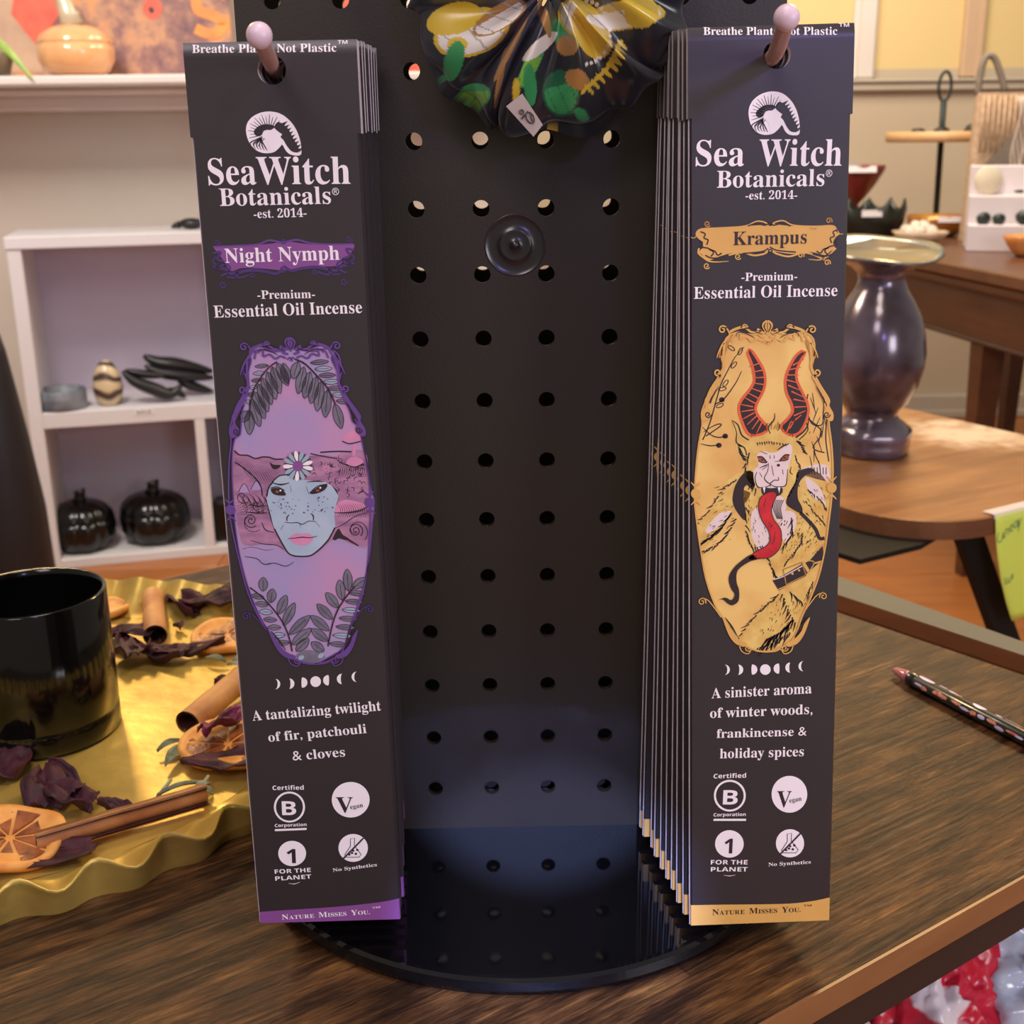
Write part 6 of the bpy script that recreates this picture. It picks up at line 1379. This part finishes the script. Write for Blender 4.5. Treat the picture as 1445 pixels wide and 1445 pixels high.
for (px, lab) in ((484, 'coral pillar candle on the mantel, glimpsed through the upper left pegboard holes'), (588, 'coral pillar candle on the mantel, glimpsed through a pegboard hole beside the scrunchie')):
    q_ = aty(px, 60, 2.86); t = thing('pillar_candle', lab, 'candle', (q_.x, 2.86, MANT+.0005)); hh = aty(px, 20 if px > 500 else -40, 2.86).z-MANT
    MB().lathe([(0, 0), (.03, 0), (.032, .004), (.032, hh-.004), (.029, hh), (.01, hh-.004), (0, hh-.005)], 28).build('wax', m_can, t); MB().tube([(0, 0, hh-.005), (0, 0, hh+.008)], .0012, 6).build('wick', m_wick, t)

# ================================================================== RIGHT: ANTIQUE TABLE AND WHAT STANDS ON IT
m_at = wood('antique_brown_top', [S((84, 50, 32)), S((120, 78, 52))], ang=1.7, scale=.8, rough=.3, bump=.05)
m_aa = wood('antique_brown_apron', [S((58, 30, 14)), S((84, 48, 24)), S((104, 62, 34))], ang=0, axis='X', scale=1, rough=.4, bump=.1)
m_bead = mat('carved_beading', S((84, 58, 40)), .5, var=.2, vscale=60)
Pn = atz(1445, 392, 0); Pf = atz(1190, 343, 0); de = (Pf-Pn).normalized(); nr = Vector((-de.y, de.x, 0)); nr = nr if nr.x > 0 else -nr
an0 = Pn-de*.45; Lt = (Pf-an0).length+.25; Wd2 = .75; ang = math.atan2(de.y, de.x)
t = thing('antique_table', 'dark brown antique table with beaded apron standing by the yellow wall', 'table', (an0.x, an0.y, FLOOR), (0, 0, ang))
H0 = -FLOOR; sg = 1 if Vector((-de.y, de.x, 0)).dot(nr) > 0 else -1     # local +y is across when sg = 1
def yb(a, b): return (min(sg*a, sg*b), max(sg*a, sg*b))
a_, b_ = yb(0, Wd2); MB().box((0, a_, H0-.03), (Lt, b_, H0), bev=.004).build('tabletop', m_at, t)
a_, b_ = yb(.006, Wd2-.006); MB().box((.006, a_, H0-.055), (Lt-.006, b_, H0-.03), bev=.006).build('top_moulding', m_aa, t)
aph = .175
for q0, q1 in (((.03, .03), (Lt-.03, .05)), ((.03, Wd2-.05), (Lt-.03, Wd2-.03)), ((.03, .05), (.05, Wd2-.05)), ((Lt-.05, .05), (Lt-.03, Wd2-.05))):
    a_, b_ = yb(q0[1], q1[1]); MB().box((q0[0], a_, H0-aph), (q1[0], b_, H0-.055), bev=.002).build('apron', m_aa, t)
mb = MB(); nb = 110
for k in range(nb): mb.sphere((.035+k*(Lt-.07)/nb, sg*.028, H0-aph+.002), .0065, 8, 6)
o = mb.build('beading', m_bead, t); tag(o, kind='stuff')
lgx = ((atz(1402, 466, -aph)-an0).dot(de))
for lx_ in (max(.06, lgx-.15), Lt-.07):
    for wy in (.065, Wd2-.065):
        w1, w2 = .032, .017; y_ = sg*wy
        V = [(lx_+a*w, y_+b*w, z) for z, w in ((0, w2), (H0-.055, w1)) for a, b in ((-1, -1), (1, -1), (1, 1), (-1, 1))]
        MB().add(V, [(3, 2, 1, 0), (4, 5, 6, 7)]+[(i, (i+1) % 4, (i+1) % 4+4, i+4) for i in range(4)]).build('leg', m_aa, t)
TT = .0006
def at_table(px, py): p = atz(px, py, 0); p.z = TT; return p
def pxm(p): return (p-Vector(CAM)).dot(FWD)/1711      # metres per photo pixel there
m_lbl = mat('white_label_paper', S((226, 216, 218)), .6, var=.05, vscale=30)
def label(par, w, h, y, z, x=0, tilt=0):
    T = Matrix.Translation((x, y, z)) @ Matrix.Rotation(tilt, 4, 'X'); MB().box((-w/2, -.0008, -h/2), (w/2, 0, h/2), 0, T, bev=.0003).build('paper_label', m_lbl, par)
# gold bowl
m_gb = mat('amber_gold_glass', S((206, 150, 60)), .2, metal=.3, coat=.6, c2=S((170, 96, 40)), vscale=12)
p = at_table(1322, 333); s = pxm(p); p.y += .0; r = 44*s
t = thing('gold_bowl', 'shallow amber gold bowl with a white label, under the tiered stand pole', 'bowl', tuple(p))
MB().lathe([(0, 0), (r*.5, 0), (r*.8, 8*s), (r*.97, 20*s), (r, 28*s), (r*.96, 28*s), (r*.9, 20*s), (r*.7, 10*s), (0, 5*s)], 44).build('bowl', m_gb, t); label(t, 32*s, 8*s, -r*.995, 25*s, 0, -.2)
# tier stand
m_iron = mat('dark_iron', S((40, 48, 48)), .45, metal=.4, var=.2, vscale=40); m_disc = wood('light_wood_disc', [S((196, 150, 100)), S((224, 180, 130))], ang=.2, scale=2, rough=.5, bump=.05)
p = at_table(1319, 326); s = pxm(p)
def zat(px, py, y): return aty(px, py, y).z
t = thing('tiered_stand', 'two-tier serving stand with a light wooden plate and black pole with a ring top', 'stand', tuple(p))
z1 = zat(1326, 196, p.y); ztp = zat(1332, 140, p.y); zring = zat(1333, 122, p.y); lean = (aty(1332, 140, p.y).x-p.x)
MB().lathe([(0, 0), (.11, 0), (.115, .004), (.115, .014), (.108, .014), (.10, .008), (0, .008)], 44).build('lower_plate', m_disc, t)
MB().tube([(0, 0, .008), (lean*z1/ztp, 0, z1), (lean, 0, ztp)], 4.2*s, 12).build('pole', m_iron, t)
mb = MB(); mb.tube([(lean+8.5*s*math.sin(a), 0, zring-19*s*math.cos(a)) for a in [2*PI*k/28 for k in range(29)]], 2.2*s, 8, caps=False); mb.build('ring_handle', m_iron, t)
r1 = 74*s; T = Matrix.Translation((lean*z1/ztp, 0, z1-.01))
MB().lathe([(0, 0), (r1*.96, 0), (r1, .003), (r1, .030), (r1*.96, .032), (r1*.92, .028), (r1*.9, .012), (0, .011)], 52, T=T).build('wooden_plate', m_disc, t)
tl = t
for dx, dy_, rr_, lab in ((-36, -6, 9, 'dark green stone on the left of the wooden plate'), (-7, -10, 10, 'round dark green stone beside the pole on the wooden plate'), (44, -8, 13, 'long dark stone on the right of the wooden plate')):
    base = Vector(p)+Vector((lean*z1/ztp+dx*s, dy_*s*2, z1+.004)); rz = rr_*s
    tag(MB().sphere((0, 0, rz*.72+.002), rz, 12, 8, sc=(1.5 if dx > 0 else 1.1, .8, .6), fn=lambda d: 1+.25*noise.noise(d*2.3+Vector((dx, 0, 0)))).build('display_stone', m_iron, None, tuple(base)), lab, 'stone', 'stones on the wooden plate')
# crystals in a dish
m_cry = mat('white_crystal', S((232, 222, 210)), .35, c2=S((206, 184, 160)), vscale=40, sub=.1)
p = at_table(1297, 345); s = pxm(p); t = thing('crystal_dish', 'pale shell dish heaped with white tumbled crystals', 'dish', tuple(p))
r = 38*s; MB().lathe([(0, 0), (r*.45, 0), (r*.8, 8*s), (r, 18*s), (r*.95, 18*s), (r*.7, 10*s), (0, 5*s)], 36, fn=lambda rr, z, a, j: (rr*(1+.06*math.sin(8*a)), z)).build('dish', mat('shell_glaze', S((206, 180, 150)), .4, var=.15, vscale=30), t)
random.seed(3)
for k in range(13):
    a = k*2.4; q = r*.62*math.sqrt((k+.5)/13); rr = 8.5*s
    c_ = (p.x+q*math.cos(a), p.y+q*math.sin(a), p.z+14*s+rr*.5+(6*s if k < 4 else 0))
    tag(MB().sphere((0, 0, 0), rr, 12, 8, fn=lambda d: 1+.25*noise.noise(d*2+Vector((k, 1, 2)))).build('tumbled_crystal', m_cry, None, c_), 'white tumbled crystal heaped in the shell dish', 'crystal', 'white crystals heaped in the shell dish')
# black crown bowl
m_bk = mat('black_green_glaze', S((28, 32, 26)), .4, var=.2, vscale=20)
p = at_table(1228, 338); s = pxm(p); t = thing('black_crown_bowl', 'black bowl with a pointed crown-like rim and a white label', 'bowl', tuple(p)); r = 46*s
def crown(rr, z, a, j):
    pk_ = abs(((a*9/(2*PI)) % 1)-.5)*2; return (rr, z+(14*s*pk_**2 if j in (4, 5) else 0))
MB().lathe([(0, 0), (r*.6, 0), (r*.85, 12*s), (r*.95, 26*s), (r, 42*s), (r*.95, 42*s), (r*.85, 24*s), (0, 8*s)], 108, fn=crown).build('bowl', m_bk, t); label(t, 28*s, 9*s, -r*.985, 38*s, -14*s, -.1)
# red bowl on a black foot behind
m_rb = mat('dark_red_glaze', S((140, 42, 44)), .3, coat=.4, c2=S((110, 50, 36)), vscale=14); m_gs = mat('grey_rough_stone', S((150, 148, 146)), .8, var=.25, vscale=30)
p = at_table(1200, 327); s = pxm(p); r = 42*s; t = thing('red_bowl', 'dark red flared bowl on a foot, with a white label, behind the black crown bowl', 'bowl', tuple(p)); zz0 = 75*s
MB().lathe([(0, 0), (r*.45, 0), (r*.4, .01), (r*.22, .03), (r*.2, zz0*.5), (r*.4, zz0*.62), (r*.7, zz0*.85), (r*.98, zz0*1.12), (r, zz0*1.2), (r*.94, zz0*1.2), (r*.6, zz0*.9), (0, zz0*.7)], 44).build('bowl', m_rb, t); label(t, 44*s, 9*s, -r*.99, zz0*1.14, -4*s, -.3)
for k, (dx, rr) in enumerate(((-4, 13), (16, 9), (-22, 10))):
    tag(MB().sphere((0, 0, rr*s*.6), rr*s, 12, 8, sc=(1.1, .9, .7), fn=lambda d: 1+.2*noise.noise(d*2+Vector((k*3, 1, 2)))).build('rough_stone', m_gs, None, (p.x+dx*s, p.y, p.z+zz0*1.02)), ('largest', 'right-hand', 'left-hand')[k]+' grey rough stone heaped in the dark red bowl', 'stone', 'grey stones in the red bowl')
# white step riser
m_ris = mat('white_riser_paint', S((226, 214, 216)), .5, var=.03, vscale=8)
p = atz(1363, 355, 0); s = pxm(p); xw = 135*s
t = thing('display_riser', 'white three-step display riser on the antique table', 'riser', (p.x, p.y, TT), (0, 0, -.32)); RZ = Matrix.Rotation(-.32, 3, 'Z'); hh = [36*s, 72*s, 108*s]; dd = .07
for k in range(3): MB().box((0, k*dd, 0), (xw, (k+1)*dd, hh[k]*(1+.03*k)), bev=.002).build('step', m_ris, t)
m_cr = mat('cream_stone_disc', S((220, 206, 180)), .5, var=.1, vscale=20)
zs2 = hh[1]*1.03+TT; q_ = Vector((p.x, p.y, zs2+.0005))+RZ @ Vector((24*s, 1.70*dd, 0)); rr = 20*s
tag(MB().lathe([(0, -.004), (rr*.9, -.004), (rr, 0), (rr*.9, .004), (0, .004)], 36, T=Matrix.Translation((0, 0, rr)) @ Matrix.Rotation(PI/2-.12, 4, 'X')).build('stone_disc', m_cr, None, tuple(q_)), 'round cream stone disc leaning on the middle step of the white riser', 'stone disc')
m_dst = mat('dark_green_stone', S((40, 50, 44)), .35, var=.3, vscale=60)
for k, (dx, rz, dp, hk, lab) in enumerate(((20, 10, .5, 0, 'left dark faceted stone on the lowest step of the riser'), (41, 9, .5, 0, 'right dark faceted stone on the lowest step of the riser'), (74, 12, .5, 0, 'dark stone at the right end of the lowest step of the riser'), (66, 7, 1.5, 1, 'flat dark stone on the middle step of the white riser'))):
    q_ = Vector((p.x, p.y, TT+(hh[hk]*(1+.03*hk))+.0005))+RZ @ Vector((dx*s, dp*dd, 0))
    tag(MB().sphere((0, 0, rz*s*.75), rz*s, 7, 6, sc=(1.1, .7, .95 if hk == 0 else .35), fn=lambda d: 1+.25*noise.noise(d*3+Vector((k*3, 5, 2)))).build('display_stone', m_dst, None, q_), lab, 'stone', 'stones on the white riser')
# orange bowl in front
m_ob = mat('orange_amber_glass', S((224, 160, 92)), .25, coat=.5, c2=S((204, 124, 60)), vscale=14)
p = atz(1448, 362, 0); s = pxm(p); r = 34*s; p.z = TT
tag(MB().lathe([(0, 0), (r*.4, 0), (r*.6, 6*s), (r*.85, 18*s), (r, 28*s), (r*.95, 29*s), (r*.75, 18*s), (0, 6*s)], 40).build('amber_bowl', m_ob, None, tuple(p)), 'orange amber bowl at the right, in front of the white riser', 'bowl')
# woven bag
m_bag = mat('woven_jute', S((206, 176, 146)), .8, c2=S((180, 148, 118)), vscale=60, bump=.3, bscale=300); m_bagg = mat('grey_woven_panel', S((136, 122, 108)), .8, var=.2, vscale=80, bump=.3, bscale=300); m_fr = mat('pale_yarn', S((216, 196, 180)), .85, var=.15, vscale=120)
p = atz(1372, 335, 0); p.z = TT; yy = 3.15; bx0 = aty(1376, 200, yy); zt_b = aty(1380, 131, yy).z; bw_ = .26; bh = zt_b-TT
t = thing('woven_bag', 'beige woven bag with a looped handle and long pale fringe, behind the white riser', 'bag', (bx0.x-.012, yy, TT))
def bag(u, v):
    a = 2*PI*u; e_ = abs(math.cos(a))**.5*(1 if math.cos(a) > 0 else -1); f_ = abs(math.sin(a))**.6*(1 if math.sin(a) > 0 else -1)
    w_ = bw_/2*(1.04-.06*v); return (bw_/2+w_*e_, .045*f_*(1-.4*v), bh*v)
MB().grid(bag, 60, 20, closed_u=True).build('bag_body', m_bag, t)
mb = MB()
for k in range(11): mb.tube([(.012+k*.0155, -.043, bh*.60), (.012+k*.0155, -.034, bh*.98)], .0035, 6)
mb.build('knitted_ribs', m_bag, t)
MB().add([(0, -.050, .03), (.15, -.052, .03), (.15, -.050, bh*.74), (.10, -.050, bh*.72), (.0, -.052, bh*.46)], [(0, 1, 2, 3, 4)]).build('grey_panel', m_bagg, t)
hp = [aty(x, y, yy)-t.location for x, y in ((1380, 133), (1384, 100), (1392, 80), (1403, 82), (1412, 105), (1418, 128))]
MB().tube(smooth3(hp, 5), .0095, 10).build('looped_handle', m_bagg, t)
random.seed(9); mb = MB()
for k in range(22):
    x = .105+k*.0055; z_ = bh*.97; P = [(x, -.050, z_)]
    for j in range(1, 9): P.append((x+.006*math.sin(j*1.1+k), -.054-.003*math.sin(j+k), z_-j*bh*.088))
    mb.tube(smooth3(P, 2), .0026, 5)
o = mb.build('yarn_fringe', m_fr, t); tag(o, kind='stuff')

# ================================================================== BELOW THE COUNTER: PLASTIC BAGS
def pbag(name, lab, c, r, sc, m, seed, extra=None):
    of = Vector((seed*3.1, seed*1.7, 0))
    def f(d):
        v = 1+.22*noise.noise(d*1.6+of)
        for fr, am in ((4, .10), (9, .05), (18, .025)):
            v += am*(1-2*abs(noise.noise(d*fr+of)))
        return v
    z0 = 0
    g = MB().sphere((0, 0, 0), r, 110, 80, sc=sc, fn=f); zm = min(v[2] for v in g.v); g.v = [(a, b, d-zm) for a, b, d in g.v]
    o = g.build(name, m, None, (c[0], c[1], SHZ+.0005)); return tag(o, lab, 'plastic bag')
m_pw = mat('white_plastic_film', S((226, 220, 232)), .25, spec=.6, c2=S((190, 190, 210)), vscale=18, sub=.1)
m_prd = mat('red_printed_film', S((206, 30, 58)), .25, c2=S((236, 222, 226)), vscale=13, lo=.43, hi=.45, detail=1)
m_pcl = mat('clear_plastic_film', S((214, 226, 240)), .12, spec=.8, c2=S((180, 190, 214)), vscale=14)
pb = atz(1440, 1400, -.27); pb2 = atz(1296, 1452, -.27); pb3 = atz(1180, 1490, -.27)
pbag('clear_plastic_bag', 'crumpled clear plastic bag under the counter at the bottom right corner', (pb.x+.02, pb.y-.012), .080, (.95, .95, 1.25), m_pcl, 1)
pbag('red_white_plastic_bag', 'crumpled red and white printed plastic bag under the counter edge', (pb2.x-.005, pb2.y+.005), .062, (1, 1, 1.55), m_prd, 2)
pbag('white_plastic_bag', 'crumpled white plastic bag under the counter, left of the red one', (pb3.x-.05, pb3.y-.035), .066, (1, 1, 1.4), m_pw, 3)
